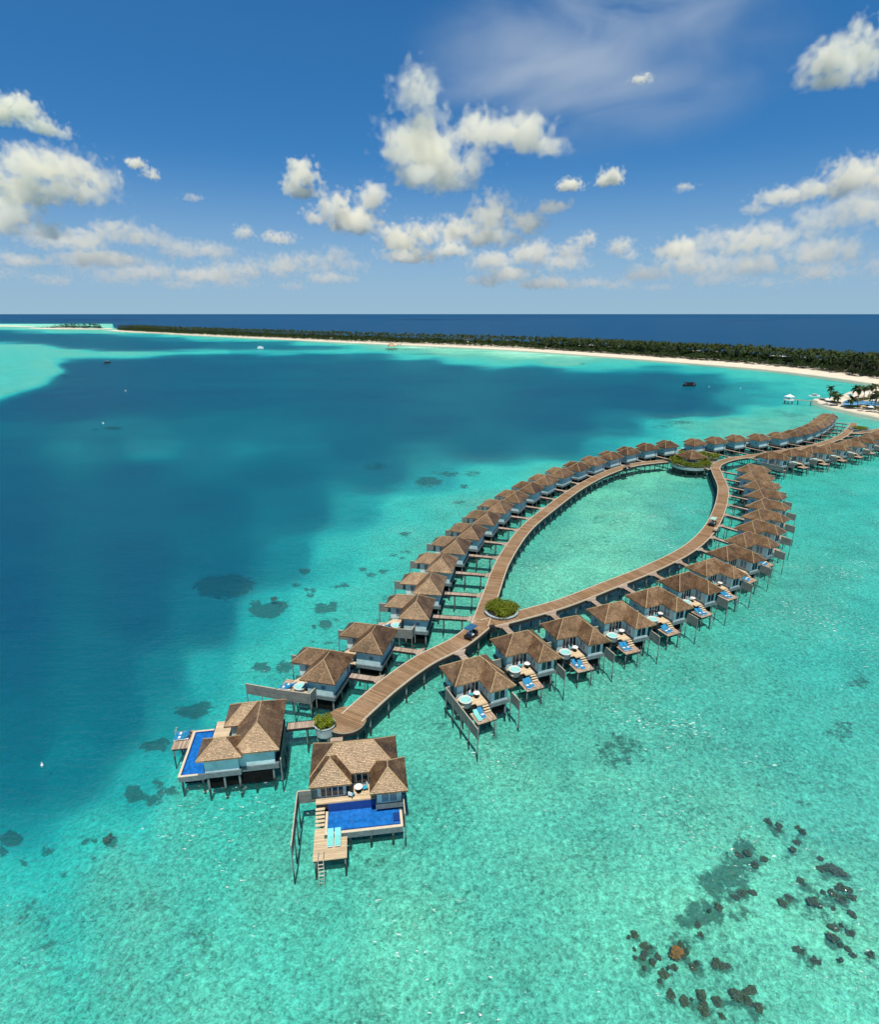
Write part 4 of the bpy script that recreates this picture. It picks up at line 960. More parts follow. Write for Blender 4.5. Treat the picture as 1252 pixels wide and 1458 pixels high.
# ------------------------------------------------------------------ coral heads standing up to the surface
def rock_proto(seed, mat):
    g = random.Random(seed); bm = bmesh.new(); bmesh.ops.create_icosphere(bm, subdivisions=5, radius=1)
    off = Vector((g.random() * 50, g.random() * 50, g.random() * 50))
    for v in bm.verts:
        d = v.co.normalized(); k = .74 + .55 * mnoise.noise(d * 1.5 + off) + .26 * mnoise.noise(d * 3.6 + off) + .16 * mnoise.noise(d * 8 + off) + .1 * mnoise.noise(d * 15 + off)
        v.co = d * k; v.co.z *= .55
        if v.co.z > .42: v.co.z = .42 + (v.co.z - .42) * .3
    me = bpy.data.meshes.new('coral_rock'); bm.to_mesh(me); bm.free(); me.materials.append(mat); return me
RK = [rock_proto(s, M['rock']) for s in range(5)]
for k, (x, y, rx, ry) in enumerate(ROCKS):
    p = at(x, y, -.1); zc = p.y * CP + (H) * SP; s = rx * zc / F * (.64 + .26 * math.sin(k * 2.1))
    o = bpy.data.objects.new('coral_rock', RK[k % 5]); C.objects.link(o)
    o.scale = (s, s * .95, s * .75); o.rotation_euler = (0, 0, k * 1.7)
    o.scale.z = .55; o.location = (p.x, p.y, -.36 - .46 * .55 - .14 * (k % 4))
    tag(o, 'dark brown coral rock just under the clear shallow water', 'rock', 'coral rocks in the shallows')
gk = random.Random(4)
for k, (x, y, rx, ry) in enumerate(ROCKS):
    for _ in range(1):
        p = at(x + gk.uniform(-2.2, 2.2) * rx, y + gk.uniform(-2, 2) * ry, -.6); o = bpy.data.objects.new('coral_rock', RK[gk.randrange(5)]); C.objects.link(o); s = gk.uniform(.15, .42)
        o.location = (p.x, p.y, -.85); o.scale = (s * 1.2, s, .4); o.rotation_euler = (0, 0, gk.uniform(0, 6)); tag(o, 'small brown coral fragment lying on the shallow sandy bed', 'rock', 'coral fragments in the shallows')
o = bpy.data.objects.new('coral_rock', rock_proto(9, M['rock_rust'])); C.objects.link(o); p = at(964, 1351, 0)
o.location = (p.x, p.y, -.38); o.scale = (.62, .58, .85); tag(o, 'rusty orange coral rock among the dark ones in the shallows', 'rock')

# ------------------------------------------------------------------ islands
def sand_mat():
    m, nt = new_mat('coral_sand'); n = N(nt); geo = n('ShaderNodeNewGeometry')
    a = n.noise(geo.outputs['Position'], .08, 5, .65); b = n.noise(geo.outputs['Position'], .9, 4, .6); sep = n('ShaderNodeSeparateXYZ', {0: geo.outputs['Position']})
    f = n.math('ADD', n.math('MULTIPLY', a.outputs[0], .7), n.math('MULTIPLY', b.outputs[0], .3))
    c = n.ramp(f, [(.3, (.60, .52, .39)), (.55, (.74, .67, .54)), (.75, (.82, .76, .64))])
    wet = n.maprange(sep.outputs[2], .02, .28, 1, 0); c = n.mix(n.math('MULTIPLY', wet, .7), c, (.40, .36, .27))
    n.out(n('ShaderNodeBsdfPrincipled', {'Base Color': c, 'Roughness': .9, 'Specular IOR Level': .1})); return m
M['sand'] = sand_mat(); M['soil'] = simple('forest_floor', (.06, .055, .03), .9, .3, .3)
SHORE = [(150,470.0),(172,472.2),(230,475.2),(300,478.8),(380,482.6),(450,486),(560,491),(640,494.3),(740,499.5),(850,507.3),(950,515),(1050,523),(1120,530),(1180,537.5),(1252,548),(1330,560),(1420,575)]
VEG = [(160,469.5),(180,471.2),(232,474),(300,477.2),(380,480.6),(450,483.6),(560,487.8),(640,490.6),(740,494.6),(850,500.6),(950,507.2),(1050,514),(1120,519.8),(1180,526),(1252,536),(1330,546),(1420,560)]
def land(name, shore, veg, depth, kind_mat=None):
    S = [at(x, y, 0) for x, y in shore]; Vg = [at(x, y, 1.4) for x, y in veg]
    S = catmull(S, 12); Vg = catmull(Vg, 12)
    m_ = min(len(S), len(Vg)); rs = lambda L: [L[int(i * (len(L) - 1) / (m_ - 1))] for i in range(m_)]
    S, Vg = rs(S), rs(Vg); mb = MB(); rows = []
    for i in range(m_):
        d = (Vg[min(i+1, m_-1)] - Vg[max(i-1, 0)]).normalized(); nn = Vector((-d.y, d.x))
        wob = 1.2 * math.sin(i * .9) + .8 * math.sin(i * 2.3 + 1)
        s2 = S[i] - nn * 6 
        ramp_ = [(s2.x, s2.y, -1.2), (S[i].x + nn.x * wob * .3, S[i].y + nn.y * wob * .3, .02), (*(S[i].lerp(Vg[i], .35)), .55), (*(S[i].lerp(Vg[i], .75)), 1.0 + .15 * math.sin(i * .7)), (Vg[i].x + nn.x * (3 + wob), Vg[i].y + nn.y * (3 + wob), 1.5)]
        tail = [(Vg[i].x + nn.x * depth, Vg[i].y + nn.y * depth, 1.5), (Vg[i].x + nn.x * (depth + 14), Vg[i].y + nn.y * (depth + 14), -1.2)]
        rows.append(ramp_ + tail)
    for a, b in zip(rows, rows[1:]):
        for k in range(6): mb.quad(a[k], b[k], b[k+1], a[k+1])
    o = mb.build(name, M['sand'], smooth=True); tag(o, kind='structure'); return Vg
VEG = [(x, y + .38 * (np.interp(x, [q[0] for q in SHORE], [q[1] for q in SHORE]) - y)) for x, y in VEG]
VL = land('island_ground', SHORE, VEG, 135)

# trees: palms with arching fronds, broad-leaved bushes and trees, each with its own trunk and crown
def palm_meshes(seed, nf=17, segs=5, hgt=11.0, L=3.6):
    g = random.Random(seed); t, c = MB(), MB(); lean = Vector((g.uniform(-1, 1), g.uniform(-1, 1), 0)) * 1.2
    pts = [lean * (k / 5) ** 1.7 + Vector((0, 0, hgt * k / 5)) for k in range(6)]
    t.tube(pts, [.24, .19, .16, .15, .14, .13], 6); top = pts[-1]
    for i in range(nf):
        az = i * 2.39996 + g.uniform(-.2, .2); el = R_(g.choice([65, 45, 25, 5, -15]) + g.uniform(-8, 8)); ln = L * g.uniform(.8, 1.1)
        d = Vector((math.cos(az), math.sin(az), 0)); sd = Vector((-d.y, d.x, 0)); prev = None; p = top.copy(); ang = el
        for k in range(segs + 1):
            f = k / segs; wd = .62 * math.sin(min(1, f * 1.15 + .08) * math.pi) ** .7 * (1 - f * .35) + .03
            droop = Vector((0, 0, -.30 * wd / .6)); cur = (p.copy(), p + sd * wd + droop, p - sd * wd + droop)
            if prev: c.quad(prev[0], cur[0], cur[1], prev[1]); c.quad(prev[0], prev[2], cur[2], cur[0])
            prev = cur; p = p + (d * math.cos(ang) + Vector((0, 0, math.sin(ang)))) * (ln / segs); ang -= R_(20)
    return t, c
def broad_blobs(seed, r=3.2, h=6.5):
    g = random.Random(seed); return [(g.uniform(-1, 1) * r * .7, g.uniform(-1, 1) * r * .7, h * g.uniform(.45, .85), r * g.uniform(.4, .65), r * g.uniform(.4, .65), h * g.uniform(.16, .26)) for _ in range(11)]
def np_of(mb): return np.array(mb.v, float), np.array([f if len(f) == 4 else (*f, f[-1]) for f in mb.f if len(f) == 4])
PALM, BROAD = [], []
def proto_tree(name, label, cat, group):
    return thing(name, label, cat, (0, 0, -50), 0, group)
for s in range(4):
    t = proto_tree('coconut_palm', 'dark green coconut palm rising from the forest edge of the far island', 'palm tree', 'palms of the island forest')
    a, b = palm_meshes(s, 17, 5, 10.2 + s * .7); a.build('trunk', M['trunk'], t); b.build('crown', M['palm'], t, recalc=False); PALM.append(t)
for s in range(4):
    t = proto_tree('broadleaf_tree', 'rounded dark broad-leaved tree in the forest behind the far beach', 'tree', 'broad-leaved trees of the island forest')
    MB().tube([(0, 0, -.3), (.1, .1, 2.4), (.3, -.2, 4.2)], [.26, .2, .12], 6).build('trunk', M['trunk'], t); leaf_cloud('crown', broad_blobs(s), 620, .34, M['broad'], t, .45, 20 + s); BROAD.append(t)
usedt = set()
def plant_tree(pool, k, p, sc_, rz, label=None, cat=None, group=None):
    pr = pool[k % len(pool)]; o = copy_tree(pr) if pr.name in usedt else pr; usedt.add(pr.name)
    o.location = p; o.rotation_euler = (0, 0, rz); o.scale = (sc_, sc_, sc_)
    if label: tag(o, label, cat or o['category'])
    if label and 'group' in o.keys() and group is None: del o['group']
    if group: o['group'] = group
    return o
g = np.random.default_rng(5); spots = []
for i in range(len(VL) - 1):
    a, b = VL[i], VL[i+1]; d = (b - a).normalized(); nn = Vector((-d.y, d.x)); dist = a.length
    if to_px(a.x, a.y, 0)[0] > 1330: continue
    for k in range(int((b - a).length / (2.0 if dist < 900 else 3.2)) + 1):
        for rowk in range(9 if dist < 900 else 6):
            q = a + d * g.uniform(0, (b - a).length) + nn * (2.5 + rowk * (7 if dist < 900 else 13) + g.uniform(0, 9))
            x = to_px(q.x, q.y, 2)[0]
            if x < 168 or x > 1330: continue
            kind = 'b' if (rowk == 0 and g.random() < .8) or g.random() < (.35 if dist < 900 else .5) else 'p'
            sc_ = g.uniform(.62, 1.0) if rowk == 0 else (g.uniform(.8, 1.25) if kind == 'p' else g.uniform(.9, 1.35))
            spots.append((q.length + (0 if rowk < 6 else 300), q.x, q.y, kind, sc_, g.uniform(0, 6.28), rowk))
spots.sort(); near = [s for s in spots if s[6] <= 8][:230]; far = spots[230:]
for k, (dist, x, y, kd, s_, rz, rk) in enumerate(near):
    plant_tree(PALM if kd == 'p' else BROAD, k, (x, y, 1.2), s_ * (1.12 if kd == 'p' else 1.0), rz)
def merge_trees(name, items, label=None):
    lowp = []
    for s in range(3):
        a, b = palm_meshes(40 + s, 11, 3, 10.5, 3.7); lowp.append(np_of(b))
    lowb = []
    for s in range(3):
        o = leaf_cloud('tmp', broad_blobs(30 + s), 90, .85, M['broad'], None, .5, 50 + s); me = o.data
        v = np.zeros(len(me.vertices) * 3); me.vertices.foreach_get('co', v); lowb.append((v.reshape(-1, 3), np.arange(len(v) // 3).reshape(-1, 4))); bpy.data.objects.remove(o)
    VV, FF, mi, base = [], [], [], 0
    for k, (dist, x, y, kd, s_, rz, rk) in enumerate(items):
        v, f = (lowp if kd == 'p' else lowb)[k % 3]; c, s = math.cos(rz), math.sin(rz); w = v * s_ * (1.12 if kd == 'p' else 1.0)
        w = np.stack([w[:, 0] * c - w[:, 1] * s + x, w[:, 0] * s + w[:, 1] * c + y, w[:, 2] + 1.2], -1)
        VV.append(w); FF.append(f + base); mi.append(np.full(len(f), 0 if kd == 'p' else 1)); base += len(w)
    o = np_mesh(name, np.concatenate(VV), np.concatenate(FF), M['palm']); o.data.materials.append(M['broad'])
    o.data.polygons.foreach_set('material_index', np.concatenate(mi).astype(np.int32)); o.data.update(); tag(o, label, None, None, 'stuff'); return o
merge_trees('forest', far, 'dense dark palm forest along the far island')
# undergrowth under the canopy so that no sand shows between trunks
ug = []
for i in range(0, len(VL) - 1):
    a, b = VL[i], VL[i+1]; d = (b - a).normalized(); nn = Vector((-d.y, d.x))
    for _ in range(4):
        q = a + d * g.uniform(0, 12) + nn * g.uniform(5, 110); ug.append((q.x, q.y, 2.6, 6.0, 6.0, 4.2))
o = leaf_cloud('undergrowth', ug, 16000, 1.0, M['broad'], None, .5, 77); tag(o, kind='stuff')
# the little island at the far left and the sandbar beside it
VL2 = land('islet_ground', [(40,467.6),(60,468.4),(90,468.8),(120,469.0),(150,468.8),(162,468.0)], [(44,467.0),(62,467.6),(90,468),(120,468.1),(148,467.9),(160,467.3)], 90)
it = []
for i in range(len(VL2) - 1):
    a, b = VL2[i], VL2[i+1]; d = (b - a).normalized(); nn = Vector((-d.y, d.x)); x = to_px(a.x, a.y, 0)[0]
    hh = max(.12, min(1.0, min((x - 40) / 40, (160 - x) / 30)))
    for k in range(16):
        q = a + d * g.uniform(0, 12) + nn * g.uniform(4, 80); it.append((0, q.x, q.y, 'p' if g.random() < .55 else 'b', (.75 + .5 * g.random()) * hh, g.uniform(0, 6.28), 0))
merge_trees('islet_forest', it, 'low wood covering the small islet left of the main island')
sb = MB(); q = [at(x, y, .15) for x, y in ((-60,463.2),(0,463.3),(46,465.2),(52,466.2),(0,465.0),(-60,465.0))]; sb.prism([(v.x, v.y) for v in q], -1.0, .25); tag(sb.build('sandbar', M['sand']), kind='structure')

# the resort spit on the right: sand, pool, palms, hedges
SPN = [(1158,570.5),(1163,573),(1172,577),(1184,580.5),(1193,582.5),(1205,585),(1217,588),(1235,591.5),(1252,595.5),(1290,603),(1340,612)]
SPF = [(1161,569.5),(1168,569.2),(1178,567.2),(1190,565.5),(1200,562.5),(1208,558.5),(1218,556),(1232,552.5),(1252,549.5),(1290,556),(1340,566)]
sp_ = MB(); rows = []
for (x0, y0), (x1, y1) in zip(SPN, SPF):
    a, b = at(x0, y0, 0), at(x1, y1, 0); d = (a - b).normalized()
    rows.append([tuple(a + d * 5 + Vector((0, 0, -1.2))), tuple(a + Vector((0, 0, .03))), tuple(a.lerp(b, .15) + Vector((0, 0, .7))), tuple(a.lerp(b, .5) + Vector((0, 0, .9))), tuple(a.lerp(b, .85) + Vector((0, 0, .7))), tuple(b + Vector((0, 0, .03))), tuple(b - d * 5 + Vector((0, 0, -1.2)))])
for a, b in zip(rows, rows[1:]):
    for k in range(6): sp_.quad(a[k], b[k], b[k+1], a[k+1])
tag(sp_.build('beach_spit', M['sand'], smooth=True), kind='structure')
pq = [at(x, y, 1.25) for x, y in ((1200,572.5),(1206,569.6),(1222,570.6),(1250,572.0),(1275,574),(1275,580),(1248,577.3),(1222,577),(1200,577.2))]
rp = thing('resort_pool', 'bright blue resort pool among palms on the right-hand beach', 'pool', (pq[0].x, pq[0].y, 0))
cen = sum((v for v in pq), Vector()) / len(pq)
mb = MB(); mb.prism([(v.x - pq[0].x + (v.x - cen.x) * .05, v.y - pq[0].y + (v.y - cen.y) * .05) for v in pq], .2, 1.15); mb.build('surround', M['rim'], rp)
mb = MB(); mb.prism([(v.x - pq[0].x, v.y - pq[0].y) for v in pq], 1.152, 1.2); mb.build('pool_water', pool_mat('resort_pool_water', (.012, .25, .50)), rp)
PALM2, PALM3 = [], []
for s in range(6):
    t = proto_tree('coconut_palm', 'x', 'palm tree', None); a, b = palm_meshes(60 + s, 24, 6, 6.6 if s < 3 else 3.4, 3.3); a.build('trunk', M['trunk'], t); b.build('crown', M['palm'], t, recalc=False); (PALM2 if s < 3 else PALM3).append(t)
BP = [(1181,571,1.0,551,'p'),(1192,577,1.0,560,'p2'),(1221,581,1.0,551,'p'),(1236,569,.9,550,'p'),(1241,576,.9,562,'p2'),(1250,577,1.1,549,'p'),(1256,574,1.1,552,'p2'),(1247,572,1.0,556,'p2'),(1188,573,1,556,'p2'),(1213,580,1,563,'p2'),(1246,583,1,560,'p'),(1229,571,1,551,'p'),(1240,568,1,548,'p'),(1253,568,1,549,'p2')]
names_ = ['leaning coconut palm at the tip of the right-hand beach spit', 'bushy low palm beside the leaning one on the beach spit', 'single tall palm in front of the resort pool', 'tall palm behind the resort pool', 'short palm at the right end of the resort pool', 'tall palm at the right edge of the picture behind the hedge', 'leafy palm at the right picture edge, farther back', 'short bushy palm between the pool and the right edge', 'low bushy palm right behind the leaning palm on the spit', 'short palm left of the single tall palm by the pool', 'palm standing before the dark shrubs at the right edge', 'slim palm behind the middle of the resort pool', 'palm on the sand far behind the resort pool', 'bushy palm behind the pool where the spit meets the beach']
for k, (x, y, s_, ytop, kd) in enumerate(BP):
    p = at(x, y, .9); zc = p.y * CP + 45 * SP; hh = (y - ytop) * zc / F / .98
    o = plant_tree(PALM2 if kd == 'p' else PALM3, k, p, hh / (7.4 if kd == 'p' else 4.9), k * 1.3, names_[k], 'palm tree')
HED = [((1207,580.5),(1222,581.5),1.6,'low dark hedge along the near side of the resort pool'),((1225,581.5),(1241,583),2.2,'taller dark hedge right of the single palm by the pool'),((1243,585),(1265,589),2.8,'dark shrubs on the beach at the right picture edge'),((1209,571.5),(1219,572),1.0,'clump of dark shrubs behind the resort pool'),((1222,570.5),(1236,569.5),1.6,'green shrubs on the sand behind the middle of the resort pool'),((1240,566.5),(1262,566),2.4,'tall green shrubs behind the pool at the right picture edge'),((1184,573.5),(1195,575.5),1.3,'low shrubs under the palms on the beach spit')]
for (a, b, h, lb_) in HED:
    A, B = at(*a, .9), at(*b, .9); t = thing('hedge', lb_, 'hedge', A); bb = []
    for k in range(12):
        f = k / 11; bb.append(((B.x - A.x) * f, (B.y - A.y) * f, h * .45, h * .9, h * .9, h * .55))
    leaf_cloud('foliage', bb, 900, .3, M['olive'] if 'green' in lb_ else M['broad'], t, .4, 60 + int(h * 10))
# ------------------------------------------------------------------ far boats, huts and jetties
def hut(p, w, d, h, rise, label, rz=0, cat='hut', mat='thatch', open_=False, name='beach_hut'):
    t = thing(name, label, cat, p, rz)
    if open_:
        for sx in (-1, 1):
            for sy in (-1, 1): MB().tube([(sx * w * .42, sy * d * .42, 0), (sx * w * .42, sy * d * .42, h)], .1, 6).build('column', M['trunk'], t)
    else: MB().box(-w * .42, w * .42, -d * .42, d * .42, 0, h + .1).build('wall', M['slab'], t)
    rf, cp = MB(), MB(); hip(rf, cp, -w / 2, w / 2, -d / 2, d / 2, h, rise / (min(w, d) / 2)); r = rf.build('roof', M[mat], t); cp.build('ridge_cap', M['cap' if mat == 'thatch' else mat], r)
    MB().box(-w * .5, w * .5, -d * .5, d * .5, -.35, -.003).build('floor', M['lowdeck'], t)
    return t
p = at(558, 496.3, 1.4); t = hut(p, 11, 10, 3.2, 6.2, 'tall thatched hut on stilts at the end of a jetty off the far island', .2, open_=True, name='overwater_hut')
for sx in (-4, 0, 4):
    for sy in (-3.5, 3.5): MB().tube([(sx, sy, -3.5), (sx, sy, -.34)], .25, 6).build('post', M['post'], t)
MB().box(-9, 9, -5.5, 5.5, -.75, -.36).build('platform', M['darkwood'], t)
for k, x in enumerate((568.5, 573)):
    q = at(x - 2, 496.4, 1.0); plant_tree(PALM, k, q, .55, k, 'small palm standing right of the thatched jetty hut, %s of two' % ('left', 'right')[k], 'palm tree')
def jetty(a, b, label, w=1.0, z=1.5):
    A, B = at(*a, z), at(*b, z); d = B - A; L = d.length; t = thing('jetty', label, 'jetty', (A.x, A.y, 0), math.atan2(d.y, d.x))
    MB().box(0, L, -w, w, z - .25, z).build('plank_deck', M['bridge'], t)
    for k in range(max(2, min(14, int(L / 7)))):
        x = L * (k + .5) / max(2, min(14, int(L / 7)))
        MB().tube([(x, -w * .8, -2), (x, -w * .8, z - .26)], .14, 5).build('post', M['darkwood'], t); MB().tube([(x, w * .8, -2), (x, w * .8, z - .26)], .14, 5).build('post', M['darkwood'], t)
jetty((574, 496.6), (640, 494.2), 'long thin jetty from the thatched hut to the far beach')
jetty((1128, 568.6), (1165, 571.5), 'dark jetty from the white kiosk to the beach spit')
jetty((1168, 566.3), (1180, 570.3), 'short jetty behind the beach spit with a white boat at its end')
p = at(1124, 568.3, 1.5); t = hut(p, 3.9, 3.9, 1.5, 1.3, 'white domed kiosk at the end of the jetty on the right', .3, 'kiosk', 'white', True, 'jetty_kiosk')
MB().lathe([(2.8, -.9), (2.95, -.4), (2.95, -.01), (2.7, -.01)], 24).build('platform', M['white'], t)
MB().lathe([(.4, 2.6), (.3, 2.95), (.05, 3.2)], 12).build('finial', M['white'], t)
for k in range(6): MB().tube([(2.3 * math.cos(k), 2.3 * math.sin(k), -3.4), (2.3 * math.cos(k), 2.3 * math.sin(k), -.9)], .2, 6).build('post', M['post'], t)
def boat(p, rz, L, label, hull='white', roof='white', cabin='glass', rl=.5, name='boat', h=1.0):
    t = thing(name, label, 'boat', (p.x, p.y, 0), rz); mb = MB(); n_ = 11; B_ = L * .15; rows = []
    for k in range(n_):
        f = k / (n_ - 1) * 2 - 1; wd = B_ * (1 - max(0, f) ** 2.6) * (1 - .25 * max(0, -f) ** 3) + .02; sh = .9 * h + .7 * h * max(0, f) ** 2 + .15 * h * max(0, -f) ** 2; x = f * L / 2
        rows.append([(x, 0, -.35), (x, wd * .75, -.1), (x, wd, sh), (x, wd * .86, sh), (x, wd * .8, sh * .6), (x, -wd * .8, sh * .6), (x, -wd * .86, sh), (x, -wd, sh), (x, -wd * .75, -.1)])
    for a, b in zip(rows, rows[1:]):
        for k in range(9): mb.quad(a[k], b[k], b[(k + 1) % 9], a[(k + 1) % 9])
    mb.quad(*rows[0]); mb.quad(*rows[-1][::-1]); mb.build('hull', M[hull], t)
    c = MB(); c.box(-L * rl * .45, L * rl * .4, -B_ * .68, B_ * .68, .62 * h, 1.75 * h); c.build('cabin', M[cabin], t)
    r = MB(); r.box(-L * rl * .52, L * rl * .46, -B_ * .82, B_ * .82, 1.9 * h, 2.1 * h); r.build('canopy', M[roof], t)
    for sx in (-.45, .4):
        for sy in (-.75, .75): MB().tube([(L * rl * sx, B_ * sy, .6 * h), (L * rl * sx, B_ * sy, 1.9 * h)], .06 * h, 5).build('pillar', M['white'], t)
    return t
boat(at(982, 550, 0), .05, 9.5, 'dark wooden dhoni boat moored in the deep blue lagoon', 'darkwood', 'black', 'black', .78, 'dhoni_boat', 1.35)
boat(at(371, 496.5, 0), 0.1, 9, 'white domed boat moored off the far beach', 'white', 'white', 'white', .7, 'boat', 1.7)
boat(at(153, 517, 0), 0.2, 6.5, 'dark boat moored by the turquoise shoal on the left', 'darkwood', 'greyroof', 'black', .5, 'boat', 1.0)
boat(at(1160, 564.8, 0), -.15, 6.5, 'white motor boat moored behind the beach spit', 'white', 'white', 'glass', .4, 'boat', .8)
def buoy(p, label, r=.5, mat='white'):
    t = thing('buoy', label, 'buoy', p); MB().lathe([(r * .6, -.3), (r, 0), (r * .8, r * .7), (r * .2, r * 1.2)], 10).build('float', M[mat], t); MB().tube([(0, 0, r), (0, 0, r * 2.4)], .06, 5).build('mast', M[mat], t)
buoy(at(147, 603, 0), 'white buoy above the pale patch in the left lagoon', .4); buoy(at(179, 557, 0), 'white buoy alone in the deep blue lagoon on the left', .45)
buoy(at(1010, 551, 0), 'small white buoy right of the dark boat', .28); buoy(at(1055, 553, 0), 'small white buoy farther right of the dark boat', .28); buoy(at(60, 1089, 0), 'small white float on the teal water at lower left', .16)
for k, (x, y, w, mt, lb_) in enumerate([(622,487.8,14,'thatch','thatched bungalow at the forest edge near the jetty hut'),(697,490.5,14,'thatch','thatched bungalow in the palms, left of the long roofs'),(720,492,13,'thatch','thatched bungalow in the palms beside its neighbour'),(665,485.5,12,'thatch','pale thatched roof deep among the palms'),
        (835,501.3,24,'greyroof','long grey roof half hidden in the forest, leftmost of several'),(877,503.6,22,'greyroof','long grey roof half hidden in the forest, second of several'),(955,508,14,'greyroof','small grey roof in the forest, third of several'),(990,511,12,'greyroof','small grey roof in the forest, fourth of several'),
        (1013,512,13,'greyroof','small grey roof in the forest left of the two long pale ones'),(1106,520,15,'white','long pale roof in the forest behind the right-hand beach'),(1122,521.3,13,'white','long pale roof beside another behind the right-hand beach'),(1138,522.5,12,'greyroof','grey roofed cabin at the forest edge on the right')]):
    p = at(x, y, 1.3); p += (Vector((p.x, p.y, 0)).normalized() * (26 if mt != 'thatch' else 9)); hut(p, w, 8, 7.2 if mt != 'thatch' else 4.6, 1.0 if mt != 'thatch' else 3.6, lb_, .05 * k - .3, 'bungalow', mt, False, 'bungalow')
# parasols and loungers on the resort beach
def parasol(p, label, mat='white'):
    t = thing('parasol', label, 'parasol', p); MB().tube([(0, 0, 0), (0, 0, 2.5)], .05, 5).build('pole', M['trunk'], t); MB().lathe([(1.7, 2.15), (1.6, 2.25), (.15, 2.9)], 12).build('canopy', M[mat], t)
for k, (x, y, mt, lb_) in enumerate([(1228,584.3,'cap','sand coloured parasol on the beach under the single palm'),(1239,585.5,'white','white parasol on the beach left of the right-hand shrubs'),(1210,567.5,'teal','teal parasol behind the resort pool'),(1231,565.5,'white','white parasol behind the resort pool near the palms'),(1245,566.5,'white','white parasol behind the pool at the right edge'),(1178,575,'white','white parasol at the tip of the beach spit'),(1203,579,'greyroof','grey parasol by the left corner of the pool')]):
    parasol(at(x, y, .8), lb_, mt)
for k, x in enumerate((1212, 1219, 1227, 1236)):
    p = at(x, 567.8, .9); place(lb, p, .4 * k, 'lounger behind the resort pool, %s from the left' % ORD[k])
def person(p, rz, label):
    t = thing('person', label, 'person', p, rz)
    me = bpy.data.meshes.new('body'); J = {'pel': (0,0,.93), 'ch': (0,0,1.28), 'nk': (0,0,1.48), 'hd': (0,.02,1.64), 'hl': (.1,0,.88), 'kl': (.11,.12,.48), 'fl': (.11,.02,.06), 'hr': (-.1,0,.88), 'kr': (-.11,-.02,.48), 'fr': (-.11,-.2,.08), 'sl': (.19,0,1.40), 'el': (.24,-.05,1.12), 'wl': (.24,.05,.88), 'sr': (-.19,0,1.40), 'er': (-.24,.05,1.12), 'wr': (-.24,.15,.90)}
    ks = list(J); E_ = [('pel','ch'),('ch','nk'),('nk','hd'),('pel','hl'),('hl','kl'),('kl','fl'),('pel','hr'),('hr','kr'),('kr','fr'),('ch','sl'),('sl','el'),('el','wl'),('ch','sr'),('sr','er'),('er','wr')]
    me.from_pydata([J[k] for k in ks], [(ks.index(a), ks.index(b)) for a, b in E_], []); o = bpy.data.objects.new('body', me); C.objects.link(o); o.parent = t
    sk = o.modifiers.new('skin', 'SKIN'); R = dict(pel=.15, ch=.17, nk=.06, hd=.11, hl=.1, kl=.065, fl=.045, hr=.1, kr=.065, fr=.045, sl=.06, el=.045, wl=.035, sr=.06, er=.045, wr=.035)
    for k, v in zip(ks, me.skin_vertices[0].data): v.radius = (R[k], R[k] * .8); v.use_root = (k == 'pel')
    o.modifiers.new('s', 'SUBSURF').levels = 1; me.materials.append(M['cloth_dark'])
p = at(1181, 532.5, 1.0); person(p, .6, 'person in dark clothes walking on the far beach')

# ------------------------------------------------------------------ sky, sun, camera
SUN_AZ, SUN_EL = R_(176.0), R_(65.0)
sdir = Vector((math.sin(SUN_AZ) * math.cos(SUN_EL), math.cos(SUN_AZ) * math.cos(SUN_EL), math.sin(SUN_EL)))
sl = bpy.data.lights.new('sun', 'SUN'); sl.energy = 5.0; sl.angle = R_(.53); sl.color = (1.0, .95, .86)
so = bpy.data.objects.new('sun', sl); C.objects.link(so); so.rotation_euler = sdir.to_track_quat('Z', 'Y').to_euler(); so.location = (0, 0, 300)
W = bpy.data.worlds.new('World'); sc.world = W; W.use_nodes = True; nt = W.node_tree; nt.nodes.clear(); n = N(nt)
tc = n('ShaderNodeTexCoord'); sep = n('ShaderNodeSeparateXYZ', {0: tc.outputs['Generated']})
zz = n.math('ADD', n.math('MULTIPLY', n.math('MAXIMUM', sep.outputs[2], 0.0), 1.35), .13)
vec = n('ShaderNodeCombineXYZ', {0: sep.outputs[0], 1: sep.outputs[1], 2: zz}); vn = n('ShaderNodeVectorMath', {0: vec.outputs[0]}, operation='NORMALIZE')
sky = n('ShaderNodeTexSky', {0: vn.outputs[0]}, sky_type='NISHITA', sun_disc=False, sun_elevation=SUN_EL, sun_rotation=SUN_AZ, altitude=60, air_density=1.0, dust_density=.3, ozone_density=3.0)
over = n.maprange(sep.outputs[2], .35, .62, 1.0, .22, True)     # the zenith is far darker than the sky in view
hsv = n('ShaderNodeHueSaturation', {'Hue': .503, 'Saturation': 1.32, 'Value': over, 'Color': sky.outputs[0]})
tint = n.mix(1.0, hsv.outputs[0], (.90, 1.10, 1.04), 'MULTIPLY')
skycol = n.mix(n.maprange(sep.outputs[2], -.01, .23, .85, 0, True), tint, (2.5, 3.6, 4.45))
skycol = n.mix(n.maprange(sep.outputs[2], -.02, -.10, 0, 1), skycol, (4.6, 4.5, 4.2))      # fill added below the horizon, out of view, to brighten cloud undersides
bg = n('ShaderNodeBackground', {'Color': skycol, 'Strength': .134}); nt.links.new(bg.outputs[0], n('ShaderNodeOutputWorld').inputs[0])

